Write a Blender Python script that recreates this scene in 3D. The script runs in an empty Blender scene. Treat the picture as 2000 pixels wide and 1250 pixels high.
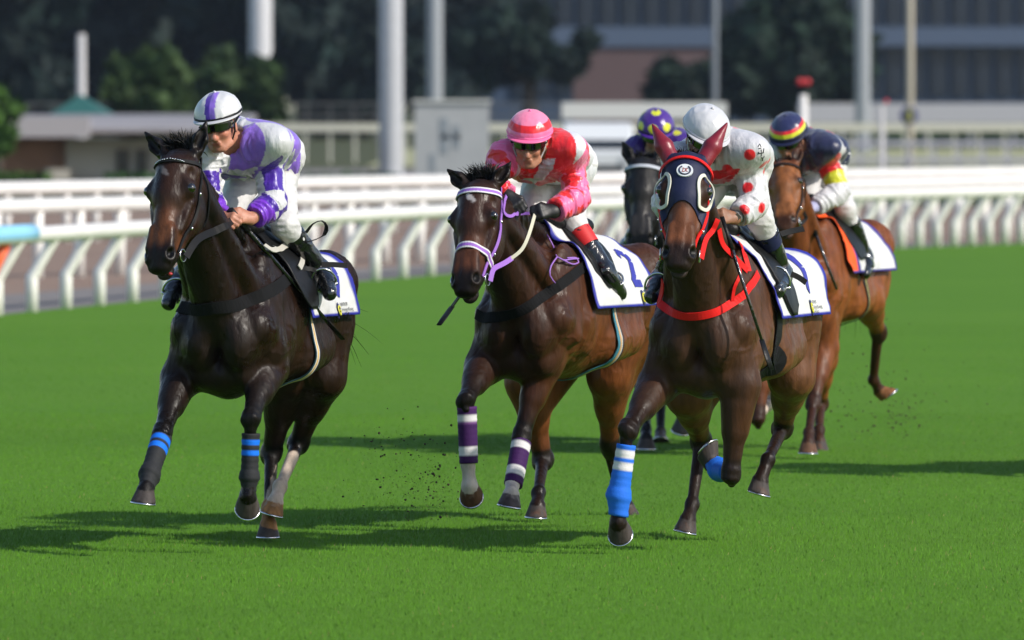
import bpy, bmesh, math, random
import numpy as np
from mathutils import Vector, Matrix
from mathutils.bvhtree import BVHTree
from math import sin, cos, pi, radians
random.seed(7); np.random.seed(7)
sc = bpy.context.scene
COL = sc.collection
FINE = False; COARSE = False
# ------------------------------------------------------------------ camera, world, sun, exposure
FPX = 17775.0; CAMZ = 2.19
PITCH = math.atan(425.0 / FPX)
cam_d = bpy.data.cameras.new('camera'); cam = bpy.data.objects.new('camera', cam_d); COL.objects.link(cam)
cam.location = (0, 0, CAMZ); cam.rotation_euler = (pi/2 - PITCH, 0, 0)
cam_d.sensor_width = 36; cam_d.lens = FPX/2000*36; cam_d.clip_start = 1; cam_d.clip_end = 3000
cam_d.dof.use_dof = True; cam_d.dof.focus_distance = 44.6; cam_d.dof.aperture_fstop = 5.2
sc.camera = cam
SUN_EL = radians(36); SUN_AZ = radians(-27)      # from the right, a little to the camera's side
sun_dir = Vector((cos(SUN_EL)*cos(SUN_AZ), cos(SUN_EL)*sin(SUN_AZ), sin(SUN_EL)))
w = bpy.data.worlds.new('World'); sc.world = w; w.use_nodes = True
nt = w.node_tree; bg = nt.nodes['Background']
sky = nt.nodes.new('ShaderNodeTexSky'); sky.sky_type = 'NISHITA'; sky.sun_disc = False
sky.sun_elevation = SUN_EL; sky.sun_rotation = math.atan2(sun_dir.x, sun_dir.y)
nt.links.new(sky.outputs[0], bg.inputs[0]); bg.inputs[1].default_value = 0.15
sl = bpy.data.lights.new('sun', 'SUN'); sl.energy = 3.8; sl.angle = radians(0.9); sl.color = (1, .94, .84)
so = bpy.data.objects.new('sun', sl); COL.objects.link(so)
so.rotation_euler = sun_dir.to_track_quat('Z', 'Y').to_euler()
vs = sc.view_settings; vs.view_transform = 'Standard'; vs.look = 'None'; vs.gamma = 1; vs.exposure = 0.17

# ------------------------------------------------------------------ helpers
def V(*a): return Vector(a)
FWD = V(0, cos(PITCH), -sin(PITCH)); UP = V(0, sin(PITCH), cos(PITCH))
def ray(px, py):
    return V((px-1000)/FPX, 0, 0) + UP*((625-py)/FPX) + FWD
def at(px, py, D):
    r = ray(px, py); return V(0, 0, CAMZ) + r*(D/r.y)
def gnd(px, py, z=0.0):
    r = ray(px, py); return V(0, 0, CAMZ) + r*((z-CAMZ)/r.z)
def lin(r, g, b):
    f = lambda c: (c/255/12.92) if c/255 <= .04045 else ((c/255+.055)/1.055)**2.4
    return (f(r), f(g), f(b))
_tab = np.random.RandomState(3).rand(32, 32, 32).astype(np.float32)
def vn(P, fr, seed=0):
    """smooth value noise -1..1 for an (N,3) array"""
    q = np.asarray(P, np.float64)*fr + seed*7.31 + 100
    i = np.floor(q).astype(int); t = q-i; t = t*t*(3-2*t); i &= 31; j = (i+1) & 31
    def g(a, b, c): return _tab[a, b, c]
    x0, y0, z0 = i.T; x1, y1, z1 = j.T; tx, ty, tz = t.T
    r = ((g(x0,y0,z0)*(1-tx)+g(x1,y0,z0)*tx)*(1-ty)+(g(x0,y1,z0)*(1-tx)+g(x1,y1,z0)*tx)*ty)*(1-tz) \
      + ((g(x0,y0,z1)*(1-tx)+g(x1,y0,z1)*tx)*(1-ty)+(g(x0,y1,z1)*(1-tx)+g(x1,y1,z1)*tx)*ty)*tz
    return r*2-1
ORG = {}
def tag(o, label=None, cat=None, group=None, kind=None):
    if label: o['label'] = label
    if cat: o['category'] = cat
    if group: o['group'] = group
    if kind: o['kind'] = kind
    return o
def empty(name, loc, label=None, cat=None, group=None):
    o = bpy.data.objects.new(name, None); o.empty_display_size = .2; COL.objects.link(o)
    o.location = loc; ORG[o.name] = Vector(loc); return tag(o, label, cat, group)
def obj(name, verts, faces, m, parent=None, smooth=True, cols=None, org=None):
    """one mesh object; verts in world coordinates; origin = the parent's origin"""
    verts = np.asarray([tuple(v) for v in verts] if not isinstance(verts, np.ndarray) else verts, np.float64).reshape(-1, 3)
    o0 = ORG[parent.name] if parent else Vector(org if org is not None else (0, 0, 0))
    me = bpy.data.meshes.new(name)
    vv = verts-np.array(o0)
    if isinstance(faces, np.ndarray):
        n, k = faces.shape
        me.vertices.add(len(vv)); me.vertices.foreach_set('co', vv.astype(np.float32).ravel())
        me.loops.add(n*k); me.loops.foreach_set('vertex_index', faces.astype(np.int32).ravel())
        me.polygons.add(n); me.polygons.foreach_set('loop_start', np.arange(0, n*k, k, dtype=np.int32))
        me.polygons.foreach_set('loop_total', np.full(n, k, np.int32))
        me.update(calc_edges=True)
    else:
        me.from_pydata(vv.tolist(), [], faces)
    me.polygons.foreach_set('use_smooth', np.full(len(me.polygons), smooth))
    if cols is not None:
        c = np.ones((len(verts), 4), np.float32); cc = np.asarray(cols, np.float32); c[:, :cc.shape[1]] = cc
        me.color_attributes.new('Col', 'FLOAT_COLOR', 'POINT').data.foreach_set('color', c.ravel())
    if m: me.materials.append(m)
    ob = bpy.data.objects.new(name, me); COL.objects.link(ob)
    ob.location = o0 if parent is None else (0, 0, 0)
    if parent: ob.parent = parent
    ORG[ob.name] = Vector(o0)
    return ob

class MB:
    """collects simple shapes into one mesh"""
    def __init__(s): s.v = []; s.f = []
    def add(s, vs, fs):
        n = len(s.v); s.v += [tuple(v) for v in vs]; s.f += [tuple(i+n for i in f) for f in fs]; return s
    def box(s, a, b, R=None, c=None):
        p = [Vector((x, y, z)) for x in (a[0], b[0]) for y in (a[1], b[1]) for z in (a[2], b[2])]
        if R is not None: p = [R @ q + c for q in p]
        return s.add(p, [(0,1,3,2),(4,6,7,5),(0,4,5,1),(2,3,7,6),(0,2,6,4),(1,5,7,3)])
    def tube(s, pts, rad, n=8, caps=True, flat=1.0):
        pts = [Vector(p) for p in pts]
        if not hasattr(rad, '__len__'): rad = [rad]*len(pts)
        base = len(s.v); u = None
        for i, p in enumerate(pts):
            t = (pts[min(i+1, len(pts)-1)]-pts[max(i-1, 0)]).normalized()
            if u is None: u = t.orthogonal().normalized() if abs(t.z) > .9 else Vector((0,0,1)).cross(t).normalized()
            else: u = (u-t*u.dot(t)).normalized()
            w_ = t.cross(u)
            for k in range(n):
                a = 2*pi*k/n; s.v.append(tuple(p+u*cos(a)*rad[i]+w_*sin(a)*rad[i]*flat))
        for i in range(len(pts)-1):
            for k in range(n):
                s.f.append((base+i*n+k, base+i*n+(k+1)%n, base+(i+1)*n+(k+1)%n, base+(i+1)*n+k))
        if caps:
            s.f.append(tuple(base+k for k in range(n))[::-1]); s.f.append(tuple(base+(len(pts)-1)*n+k for k in range(n)))
        return s
    def sphere(s, c, r, nu=12, nv=8, R=None):
        c = Vector(c); r = r if hasattr(r, '__len__') else (r, r, r); vs = []; fs = []
        for j in range(nv+1):
            th = pi*j/nv
            for k in range(nu):
                a = 2*pi*k/nu; q = Vector((r[0]*sin(th)*cos(a), r[1]*sin(th)*sin(a), r[2]*cos(th)))
                vs.append((R @ q if R is not None else q)+c)
        for j in range(nv):
            for k in range(nu): fs.append((j*nu+k, (j+1)*nu+k, (j+1)*nu+(k+1)%nu, j*nu+(k+1)%nu))
        return s.add(vs, fs)
    def build(s, name, m, parent=None, smooth=True, org=None):
        return obj(name, s.v, s.f, m, parent, smooth, org=org)

def crom(pts, step=.015, closed=False):
    pts = [Vector(p) for p in pts]; n = len(pts); out = []
    rng = n if closed else n-1
    for i in range(rng):
        if closed: a, b, c, d = pts[(i-1) % n], pts[i], pts[(i+1) % n], pts[(i+2) % n]
        else: a, b, c, d = pts[max(i-1, 0)], pts[i], pts[i+1], pts[min(i+2, n-1)]
        k = max(1, int((c-b).length/step))
        for j in range(k):
            t = j/k
            out.append(.5*((2*b)+(c-a)*t+(2*a-5*b+4*c-d)*t*t+(3*b-a-3*c+d)*t**3))
    if not closed: out.append(pts[-1])
    return out

def ribbon(name, pts, width, m, parent, bvh=None, off=.004, thick=.005, closed=False, nrm=None, cols=None, step=.015, snap=.25, jit=0):
    """a flat strap along pts; laid on the bvh surface where one is within reach"""
    P = crom(pts, step, closed); N = []; Q = []
    for p in P:
        n = None
        if bvh is not None:
            h = bvh.find_nearest(p)
            if h[0] is not None and h[3] < snap: p = h[0]+h[1]*off; n = h[1]
        Q.append(p); N.append(Vector(n) if n is not None else Vector(nrm if nrm is not None else (0,-1,.3)).normalized())
    nP = len(Q)
    if bvh is not None:                                   # relax so the strap runs smoothly
        for _ in range(3):
            Q2 = list(Q); N2 = list(N)
            for i in range(nP):
                if not closed and i in (0, nP-1): continue
                a, b = (i-1) % nP, (i+1) % nP
                Q2[i] = Q[i]*.5+(Q[a]+Q[b])*.25; N2[i] = (N[i]*.5+(N[a]+N[b])*.25).normalized()
            Q, N = Q2, N2
        for i in range(nP):
            h = bvh.find_nearest(Q[i])
            if h[0] is not None and h[3] < .03:
                dd = (Q[i]-h[0]).dot(h[1])
                if dd < off: Q[i] = Q[i]+h[1]*(off-dd)
    ncol = 2 if cols is None else len(cols)*2
    verts = []; vc = []; faces = []
    for i in range(nP):
        t = (Q[(i+1) % nP if closed else min(i+1, nP-1)]-Q[(i-1) % nP if closed else max(i-1, 0)])
        if t.length < 1e-6: t = Vector((0,0,1))
        t.normalize(); n = (N[i]-t*N[i].dot(t)).normalized(); b = t.cross(n)
        us = []
        if cols is None: us = [-.5, .5]
        else:
            for k in range(len(cols)): us += [-.5+k/len(cols)+.002, -.5+(k+1)/len(cols)-.002]
        for u in us: verts.append(Q[i]+b*u*width+n*thick)
        verts.append(Q[i]+b*.5*width); verts.append(Q[i]-b*.5*width)
        if cols is not None:
            for c in cols: vc += [c, c]
            vc += [cols[-1], cols[0]]
    K = ncol+2
    for i in range(nP if closed else nP-1):
        j = (i+1) % nP
        for k in range(K):
            l = (k+1) % K; faces.append((i*K+k, j*K+k, j*K+l, i*K+l))
    if not closed: faces += [tuple(range(K)), tuple((nP-1)*K+k for k in range(K))[::-1]]
    return obj(name, verts, faces, m, parent, smooth=False, cols=vc if cols is not None else None)

# ------------------------------------------------------------------ materials
MATS = {}
def mat(name, col=(.5,.5,.5), rough=.5, spec=.5, metal=0, attr=False, bump=None, var=0, varscale=5, sheen=0, coat=0, coatr=.1, stretch=None, rgh_attr=False, sss=0):
    """bump = list of (scale, strength, distance_m)"""
    if name in MATS: return MATS[name]
    m = bpy.data.materials.new(name); m.use_nodes = True; nt = m.node_tree; N = nt.nodes; L = nt.links
    b = N['Principled BSDF']; b.inputs['Roughness'].default_value = rough
    b.inputs['Specular IOR Level'].default_value = spec; b.inputs['Metallic'].default_value = metal
    b.inputs['Sheen Weight'].default_value = sheen; b.inputs['Coat Weight'].default_value = coat; b.inputs['Coat Roughness'].default_value = coatr
    if sss: b.inputs['Subsurface Weight'].default_value = sss; b.inputs['Subsurface Scale'].default_value = .01; b.inputs['Subsurface Radius'].default_value = (1, .3, .15)
    tc = N.new('ShaderNodeTexCoord'); src = None
    mp = N.new('ShaderNodeMapping'); L.new(tc.outputs['Object'], mp.inputs[0])
    if stretch: mp.inputs['Scale'].default_value = stretch
    if attr:
        a = N.new('ShaderNodeAttribute'); a.attribute_name = 'Col'; src = a.outputs['Color']
        if rgh_attr: L.new(a.outputs['Alpha'], b.inputs['Roughness'])
    if var:
        no = N.new('ShaderNodeTexNoise'); no.inputs['Scale'].default_value = varscale; no.inputs['Detail'].default_value = 5
        L.new(mp.outputs[0], no.inputs['Vector'])
        mr = N.new('ShaderNodeMapRange'); mr.inputs[1].default_value = .3; mr.inputs[2].default_value = .7
        mr.inputs[3].default_value = 1-var; mr.inputs[4].default_value = 1+var; L.new(no.outputs[0], mr.inputs[0])
        mx = N.new('ShaderNodeVectorMath'); mx.operation = 'SCALE'; L.new(mr.outputs[0], mx.inputs['Scale'])
        if src: L.new(src, mx.inputs[0])
        else: mx.inputs[0].default_value = col
        L.new(mx.outputs[0], b.inputs['Base Color'])
    elif src: L.new(src, b.inputs['Base Color'])
    else: b.inputs['Base Color'].default_value = (*col, 1)
    prev = None
    for (s_, st, ds) in (bump or []):
        no = N.new('ShaderNodeTexNoise'); no.inputs['Scale'].default_value = s_; no.inputs['Detail'].default_value = 4
        L.new(mp.outputs[0], no.inputs['Vector'])
        bp = N.new('ShaderNodeBump'); bp.inputs['Strength'].default_value = st; bp.inputs['Distance'].default_value = ds
        L.new(no.outputs[0], bp.inputs['Height'])
        if prev: L.new(prev, bp.inputs['Normal'])
        prev = bp.outputs[0]
    if prev: L.new(prev, b.inputs['Normal'])
    MATS[name] = m; return m

M_coat = mat('horse_coat', attr=True, rough=.34, spec=.2, rgh_attr=True, var=.30, varscale=24, stretch=(1,1,.35), bump=[(26, .55, .012), (70, .3, .004)])
def coat_finish(m):
    """short-haired, partly wet coat: patchy gloss and fine streaks running down the body"""
    nt = m.node_tree; N = nt.nodes; L = nt.links; b = N['Principled BSDF']; tc = N.new('ShaderNodeTexCoord')
    n1 = N.new('ShaderNodeTexNoise'); n1.inputs['Scale'].default_value = 7; n1.inputs['Detail'].default_value = 6; n1.inputs['Roughness'].default_value = .65; L.new(tc.outputs['Object'], n1.inputs[0])
    at_ = N.new('ShaderNodeAttribute'); at_.attribute_name = 'Col'
    mr = N.new('ShaderNodeMapRange'); mr.inputs[1].default_value = .38; mr.inputs[2].default_value = .62; mr.inputs[3].default_value = -.14; mr.inputs[4].default_value = .18; L.new(n1.outputs[0], mr.inputs[0])
    ad = N.new('ShaderNodeMath'); ad.operation = 'ADD'; L.new(at_.outputs['Alpha'], ad.inputs[0]); L.new(mr.outputs[0], ad.inputs[1]); L.new(ad.outputs[0], b.inputs['Roughness'])
    mp = N.new('ShaderNodeMapping'); mp.inputs['Scale'].default_value = (1,1,.16); L.new(tc.outputs['Object'], mp.inputs[0])
    n2 = N.new('ShaderNodeTexNoise'); n2.inputs['Scale'].default_value = 230; n2.inputs['Detail'].default_value = 2; L.new(mp.outputs[0], n2.inputs[0])
    bp = N.new('ShaderNodeBump'); bp.inputs['Strength'].default_value = .3; bp.inputs['Distance'].default_value = .0025; L.new(n2.outputs[0], bp.inputs['Height'])
    L.new(b.inputs['Normal'].links[0].from_socket, bp.inputs['Normal']); L.new(bp.outputs[0], b.inputs['Normal'])
coat_finish(M_coat)
M_hair = mat('black_hair', (.006,.005,.0045), rough=.5, spec=.3)
M_hairb = mat('brown_hair', (.03,.012,.006), rough=.5, spec=.3)
M_silk = mat('racing_silk', attr=True, rough=.36, spec=.5, sheen=.2, bump=[(10, .7, .024), (28, .3, .006)], stretch=(1.6,1,.6))
M_breech = mat('white_breeches', (.58,.57,.57), rough=.5, spec=.4, bump=[(22, .6, .014)], attr=False)
M_leather = mat('black_leather', (.007,.007,.0075), rough=.42, spec=.22, var=.3, bump=[(60, .4, .004)])
M_patent = mat('black_boot', (.006,.006,.007), rough=.12, spec=.6, coat=.6, bump=[(32, .8, .012), (120, .3, .003)])
M_fabric = mat('black_padding', (.008,.008,.009), rough=.8, spec=.12, bump=[(90, .4, .003)])
M_skin = mat('skin', attr=True, rough=.5, spec=.4, sss=.06, var=.12, varscale=60, bump=[(70, .4, .004)])
M_cloth = mat('saddle_linen', attr=True, rough=.6, spec=.3, bump=[(14, .5, .012), (260, .2, .001)])
M_wrap = mat('leg_bandage', attr=True, rough=.7, spec=.2, bump=[(120, .5, .003)])
M_strap = mat('coloured_strap', attr=True, rough=.6, spec=.15, bump=[(90, .3, .002)])
M_steel = mat('steel', (.6,.6,.62), rough=.22, metal=1)
M_goggle = mat('goggle_lens', (.004,.004,.005), rough=.05, spec=.8, coat=1)
M_eye = mat('horse_eye', (.006,.004,.003), rough=.04, spec=.8, coat=1)
M_capm = mat('cap_silk', attr=True, rough=.3, spec=.5, sheen=.2, bump=[(16, .35, .010)], stretch=(2,2,.7))
M_earnet = mat('red_ear_cover', (.20,.014,.028), rough=.35, spec=.4, bump=[(40, .3, .005)])
# ------------------------------------------------------------------ signed-distance modelling
class Prim:
    def __init__(s, fn, lo, hi, k, sub=False): s.fn = fn; s.lo = np.array(lo); s.hi = np.array(hi); s.k = k; s.sub = sub
def A3(v): return np.array(v, np.float32)
def seg(a, b, ra, rb, k=.03, flat=None, fdir=None, sub=False):
    a = A3(a); b = A3(b)
    rm = max(ra, rb)
    if flat:
        n = A3(Vector(fdir).normalized()); g = 1/flat-1
        def fn(x, y, z):
            s = x*n[0]+y*n[1]+z*n[2]; X = x+n[0]*s*g; Y = y+n[1]*s*g; Z = z+n[2]*s*g
            a2 = a+n*float(a@n)*g; b2 = b+n*float(b@n)*g; ba = b2-a2
            t = np.clip(((X-a2[0])*ba[0]+(Y-a2[1])*ba[1]+(Z-a2[2])*ba[2])/max(float(ba@ba), 1e-9), 0, 1)
            d = np.sqrt((X-a2[0]-t*ba[0])**2+(Y-a2[1]-t*ba[1])**2+(Z-a2[2]-t*ba[2])**2)-(ra+(rb-ra)*t)
            return d*min(flat, 1)*(1 if flat >= 1 else 1)
        rm = rm*max(1, flat)
    else:
        ba = b-a
        def fn(x, y, z):
            t = np.clip(((x-a[0])*ba[0]+(y-a[1])*ba[1]+(z-a[2])*ba[2])/max(float(ba@ba), 1e-9), 0, 1)
            return np.sqrt((x-a[0]-t*ba[0])**2+(y-a[1]-t*ba[1])**2+(z-a[2]-t*ba[2])**2)-(ra+(rb-ra)*t)
    return Prim(fn, np.minimum(a, b)-rm, np.maximum(a, b)+rm, k, sub)
def ell(c, r, R=None, k=.03, sub=False):
    """R: 3 orthonormal axes (rows)"""
    c = A3(c); r = A3(r); R = np.eye(3, dtype=np.float32) if R is None else np.array([A3(q) for q in R])
    def fn(x, y, z):
        X = x-c[0]; Y = y-c[1]; Z = z-c[2]
        q = [(X*R[i][0]+Y*R[i][1]+Z*R[i][2])/r[i] for i in range(3)]
        k0 = np.sqrt(q[0]**2+q[1]**2+q[2]**2)+1e-6
        k1 = np.sqrt((q[0]/r[0])**2+(q[1]/r[1])**2+(q[2]/r[2])**2)+1e-6
        return k0*(k0-1)/k1
    e = np.sqrt(((R*r[:, None])**2).sum(0))
    return Prim(fn, c-e, c+e, k, sub)
def hoofp(a, b, r0, r1, up, fr, k=.012):
    """hoof: frustum from coronet a to sole b, fr = toe direction"""
    a = Vector(a); b = Vector(b); ax = (b-a).normalized(); fr = (Vector(fr)-ax*Vector(fr).dot(ax)).normalized(); L = (b-a).length
    A, AX, FR = A3(a), A3(ax), A3(fr); SD = A3(ax.cross(fr))
    def fn(x, y, z):
        X = x-A[0]; Y = y-A[1]; Z = z-A[2]
        h = X*AX[0]+Y*AX[1]+Z*AX[2]; f = X*FR[0]+Y*FR[1]+Z*FR[2]-h*.45; s = X*SD[0]+Y*SD[1]+Z*SD[2]
        t = np.clip(h/L, 0, 1); rr = r0+(r1-r0)*t
        d = (np.sqrt((f*.92)**2+s**2)-rr)*.85
        return np.maximum(d, np.maximum(-h-.01, h-L))
    m = r1*1.5+L*.5
    return Prim(fn, np.minimum(A3(a), A3(b))-m, np.maximum(A3(a), A3(b))+m, k)

def field(prims, h, pad=.03):
    lo = np.min([p.lo for p in prims if not p.sub], 0)-pad; hi = np.max([p.hi for p in prims if not p.sub], 0)+pad
    n = np.ceil((hi-lo)/h).astype(int)+1
    ax = [(lo[i]+h*np.arange(n[i])).astype(np.float32) for i in range(3)]
    D = np.full(n, 1.0, np.float32)
    for p in prims:
        m = p.k+2.5*h+.012
        i0 = np.maximum(0, np.floor((p.lo-m-lo)/h).astype(int)); i1 = np.minimum(n, np.ceil((p.hi+m-lo)/h).astype(int)+1)
        if (i1 <= i0).any(): continue
        s = tuple(slice(i0[i], i1[i]) for i in range(3))
        x = ax[0][s[0]][:, None, None]; y = ax[1][s[1]][None, :, None]; z = ax[2][s[2]][None, None, :]
        d = p.fn(x, y, z).astype(np.float32); c = D[s]
        if p.sub:
            d = -d; hh = np.maximum(p.k-np.abs(c-d), 0)/p.k; D[s] = np.maximum(c, d)+hh*hh*p.k*.25
        else:
            hh = np.maximum(p.k-np.abs(c-d), 0)/p.k; D[s] = np.minimum(c, d)-hh*hh*p.k*.25
    return D, lo, h
def nets(D, lo, h):
    """naive surface nets, returns verts (N,3), quads (M,4)"""
    S = D < 0; nx, ny, nz = D.shape
    c = S[:-1,:-1,:-1].astype(np.int8)
    for dx in (0,1):
        for dy in (0,1):
            for dz in (0,1):
                if dx+dy+dz: c = c+S[dx:nx-1+dx, dy:ny-1+dy, dz:nz-1+dz]
    I = np.nonzero((c > 0) & (c < 8)); flat = (I[0]*(ny-1)+I[1])*(nz-1)+I[2]
    I = np.array(I).T; val = {}
    for dx in (0,1):
        for dy in (0,1):
            for dz in (0,1): val[dx,dy,dz] = D[I[:,0]+dx, I[:,1]+dy, I[:,2]+dz]
    acc = np.zeros((len(I), 3)); cnt = np.zeros(len(I))
    for a in val:
        for ax in range(3):
            if a[ax] == 0:
                b = list(a); b[ax] = 1; va = val[a]; vb = val[tuple(b)]; m = (va < 0) != (vb < 0)
                t = np.where(m, va/np.where(m, va-vb, 1), 0)
                q = np.tile(np.array(a, float), (len(I), 1)); q[:, ax] = t
                acc[m] += q[m]; cnt[m] += 1
    P = lo+h*(I+acc/cnt[:, None])
    F = []
    for ax in range(3):
        u, v = (ax+1) % 3, (ax+2) % 3
        sl0 = [slice(1, -1)]*3; sl0[ax] = slice(0, -1); sl1 = list(sl0); sl1[ax] = slice(1, None)
        a = S[tuple(sl0)]; b = S[tuple(sl1)]
        for sgn, msk in ((0, a & ~b), (1, ~a & b)):
            J = np.array(np.nonzero(msk)).T
            J[:, [i for i in range(3) if i != ax]] += 1
            ids = []
            for du, dv in ((-1,-1), (0,-1), (0,0), (-1,0)):
                K = J.copy(); K[:, u] += du; K[:, v] += dv
                f = (K[:,0]*(ny-1)+K[:,1])*(nz-1)+K[:,2]
                ids.append(np.minimum(np.searchsorted(flat, f), len(flat)-1))
            q = np.array(ids).T
            F.append(q if sgn == 0 else q[:, ::-1])
    return P, np.concatenate(F).astype(np.int32)
def vnormals(P, F):
    n = np.cross(P[F[:,2]]-P[F[:,0]], P[F[:,3]]-P[F[:,1]]); N = np.zeros_like(P)
    for k in range(4):
        for a in range(3): N[:, a] += np.bincount(F[:, k], n[:, a], len(P))
    return N/(np.linalg.norm(N, axis=1, keepdims=True)+1e-9)
def sdf_mesh(prims, h, pad=.03):
    return nets(*field(prims, h, pad))
def bvh_of(P, F):
    return BVHTree.FromPolygons(P.tolist(), F.tolist())
def sdist(P, a, b, ra, rb):
    """distance of points to a tapered capsule"""
    a = np.array(a); b = np.array(b); ba = b-a; t = np.clip(((P-a)@ba)/(ba@ba), 0, 1)
    return np.linalg.norm(P-a-t[:, None]*ba, axis=1)-(ra+(rb-ra)*t)
def sstep(x, a, b): t = np.clip((x-a)/(b-a), 0, 1); return t*t*(3-2*t)
def mixc(C, col, w): C[:, :3] = C[:, :3]*(1-w[:, None])+np.array(col)[None]*w[:, None]
def solve(p, px, py, D, L, sgn):
    """point seen at (px,py) whose distance to p is L (depth solved)"""
    q = at(px, py, p.y)
    for _ in range(4):
        dx = math.hypot(q.x-p.x, q.z-p.z); dy = math.sqrt(max(L*L-dx*dx, 0.0))
        q = at(px, py, p.y+sgn*dy)
    return q
# ------------------------------------------------------------------ horses
class NS: pass
def horse(sp):
    h = NS(); yaw = radians(sp['yaw']); D0 = sp['D']; S = sp.get('S', 1.0)
    F = V(-sin(yaw), -cos(yaw), 0); Lx = V(cos(yaw), -sin(yaw), 0); Z = V(0, 0, 1)
    O = at(sp['cx'], 625, D0); O.z = 0; bob = sp.get('bob', 0)
    lean = sp.get('lean', 0)
    T = lambda f, s, u: O + F*f*S + Lx*(s*S+lean*(u-1.0)) + Z*(u*S+bob)
    h.T, h.F, h.L, h.D0, h.O = T, F, Lx, D0, O
    P = at(*sp['poll'][:2], D0+sp['poll'][2]); HL = sp.get('headlen', .64)
    M = solve(P, *sp['muz'], 0, HL, -1)
    H = (M-P).normalized(); hy = radians(sp['hyaw']); n0 = V(-sin(hy), -cos(hy), 0)
    N = (n0-H*n0.dot(H)).normalized(); L = N.cross(H).normalized(); hs = HL/.60
    HW = sp.get('hw', 1.22)
    hp = lambda a, b, c: P+(H*a+L*b*HW+N*c)*hs
    h.hp, h.H, h.HL_, h.N = hp, H, L, N
    pr = []; q = lambda *a, **k: pr.append(seg(*a, **k)); e = lambda *a, **k: pr.append(ell(*a, **k))
    RT = (F, Lx, Z)
    def RTt(deg):   # trunk axes pitched
        a = radians(deg); return (F*cos(a)+Z*sin(a), Lx, Z*cos(a)-F*sin(a))
    # trunk
    e(T(-.55,0,1.13), (.60,.285,.37), RT, k=.05)
    e(T(-.95,0,1.14), (.52,.265,.31), RTt(-4), k=.08)
    e(T(-1.24,0,1.15), (.36,.22,.26), RTt(6), k=.08)
    q(T(-.18,0,1.30), T(-.5,0,1.455), .12, .075, k=.08)
    q(T(-.5,0,1.41), T(-1.2,0,1.33), .10, .10, k=.08)
    for s in (1,-1):
        e(T(-.22,s*.155,1.17), (.19,.085,.31), RTt(-18), k=.07)          # shoulder blade and muscle
        q(T(-.28,s*.10,1.33), T(.0,s*.155,1.10), .065, .095, k=.09)
        e(T(-.28,s*.20,1.02), (.17,.078,.12), RTt(35), k=.018); q(T(-.16,s*.20,1.24), T(-.12,s*.225,1.0), .05, .05, k=.02)               # triceps
        e(T(.05,s*.098,1.02), (.11,.092,.15), RTt(0), k=.010)              # pectorals
        e(T(-.05,s*.10,.88), (.14,.082,.10), RTt(0), k=.015)
        e(T(-1.33,s*.12,1.15), (.27,.125,.22), RTt(20), k=.07)               # quarters
        e(T(-1.46,s*.12,1.05), (.17,.12,.26), RT, k=.06)
        q(T(-1.10,s*.13,1.28), T(-1.2,s*.16,1.12), .06, .1, k=.10)
        q(T(-.6,s*.2,.95), T(-1.0,s*.17,.98), .12, .12, k=.06)
    e(T(-.1,0,.86), (.18,.12,.12), RT, k=.05)
    # neck
    nb = sp.get('neckb', (0, 0))
    q(hp(.03,0,-.06), T(-.36,0,1.46), .066, .065, k=.05)
    q(hp(.10,0,-.13), T(-.16,0,1.28), .088, .135, k=.06)
    q(hp(.17,0,-.155), T(.02,0,1.13), .072, .135, k=.06)
    for s in (1,-1):
        q(hp(.10,s*.045,-.13), T(-.08,s*.12,1.22), .055, .09, k=.03)
        q(hp(.19,s*.040,-.165), T(.05,s*.06,1.14), .030, .058, k=.010); q(hp(.12,s*.06,-.10), T(-.12,s*.15,1.18), .035, .06, k=.015)
    # head
    RH = (H, L, N)
    E = lambda c, r, **k: e(hp(*c), (r[0]*hs, r[1]*hs*HW, r[2]*hs), RH, **k)
    Q = lambda a, b, ra, rb, **k: q(hp(*a), hp(*b), ra*hs*(1+(HW-1)*.6), rb*hs*(1+(HW-1)*.6), **k)
    E((.09,0,-.035), (.12,.088,.085), k=.03)
    Q((.10,0,-.015), (.23,0,-.008), .078, .074, k=.02)
    Q((.2,0,-.01), (.50,0,-.012), .062, .040, k=.025)
    Q((.16,0,-.07), (.46,0,-.045), .082, .046, k=.03)
    for s in (1,-1):
        E((.195,s*.070,-.005), (.045,.030,.038), k=.03)
        Q((.155,s*.060,.020), (.20,s*.088,.012), .014, .012, k=.02)
        E((.235,s*.052,-.115), (.135,.036,.105), k=.02)
        Q((.30,s*.036,-.13), (.50,s*.02,-.08), .036, .026, k=.03)
        Q((.25,s*.078,-.035), (.385,s*.054,-.038), .013, .010, k=.02)
        Q((.40,s*.036,.018), (.50,s*.040,.006), .016, .02, k=.02)
        E((.525,s*.040,-.004), (.042,.024,.032), k=.015)
    E((.535,0,-.03), (.062,.058,.052), k=.02)
    E((.582,0,-.028), (.028,.046,.034), k=.02)
    E((.568,0,-.083), (.044,.034,.026), k=.015)
    for s in (1,-1):
        E((.528,s*.055,.012), (.024,.017,.017), k=.016, sub=True)
        E((.197,s*.104,.010), (.020,.018,.017), k=.008, sub=True)
        E((.12,s*.078,.005), (.028,.012,.02), k=.02, sub=True)              # hollow above the eye
        E((.30,s*.088,-.075), (.07,.016,.02), k=.02, sub=True)
    E((.60,0,-.062), (.055,.09,.0055), k=.008, sub=True)                    # mouth
    ears = sp.get('ears', {1: (-.17,.10,-.01), -1: (-.17,-.10,-.01)})
    h.ears = {}
    for s in (1,-1):
        b = Vector((-.005, s*.062, -.035)); t = Vector(ears[s]); m = b.lerp(t, .45)
        Q(tuple(b), tuple(m), .026, .032, k=.02); Q(tuple(m), tuple(t), .032, .006, k=.012)
        d = (t-b); o = Vector((0, s*.012, .026))
        Q(tuple(b+d*.18+o), tuple(b+d*.62+o*.75), .018, .016, k=.008, sub=True)
        h.ears[s] = (hp(*b), hp(*m), hp(*t), hp(*(b+o)))
    # legs
    J = {}
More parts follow.
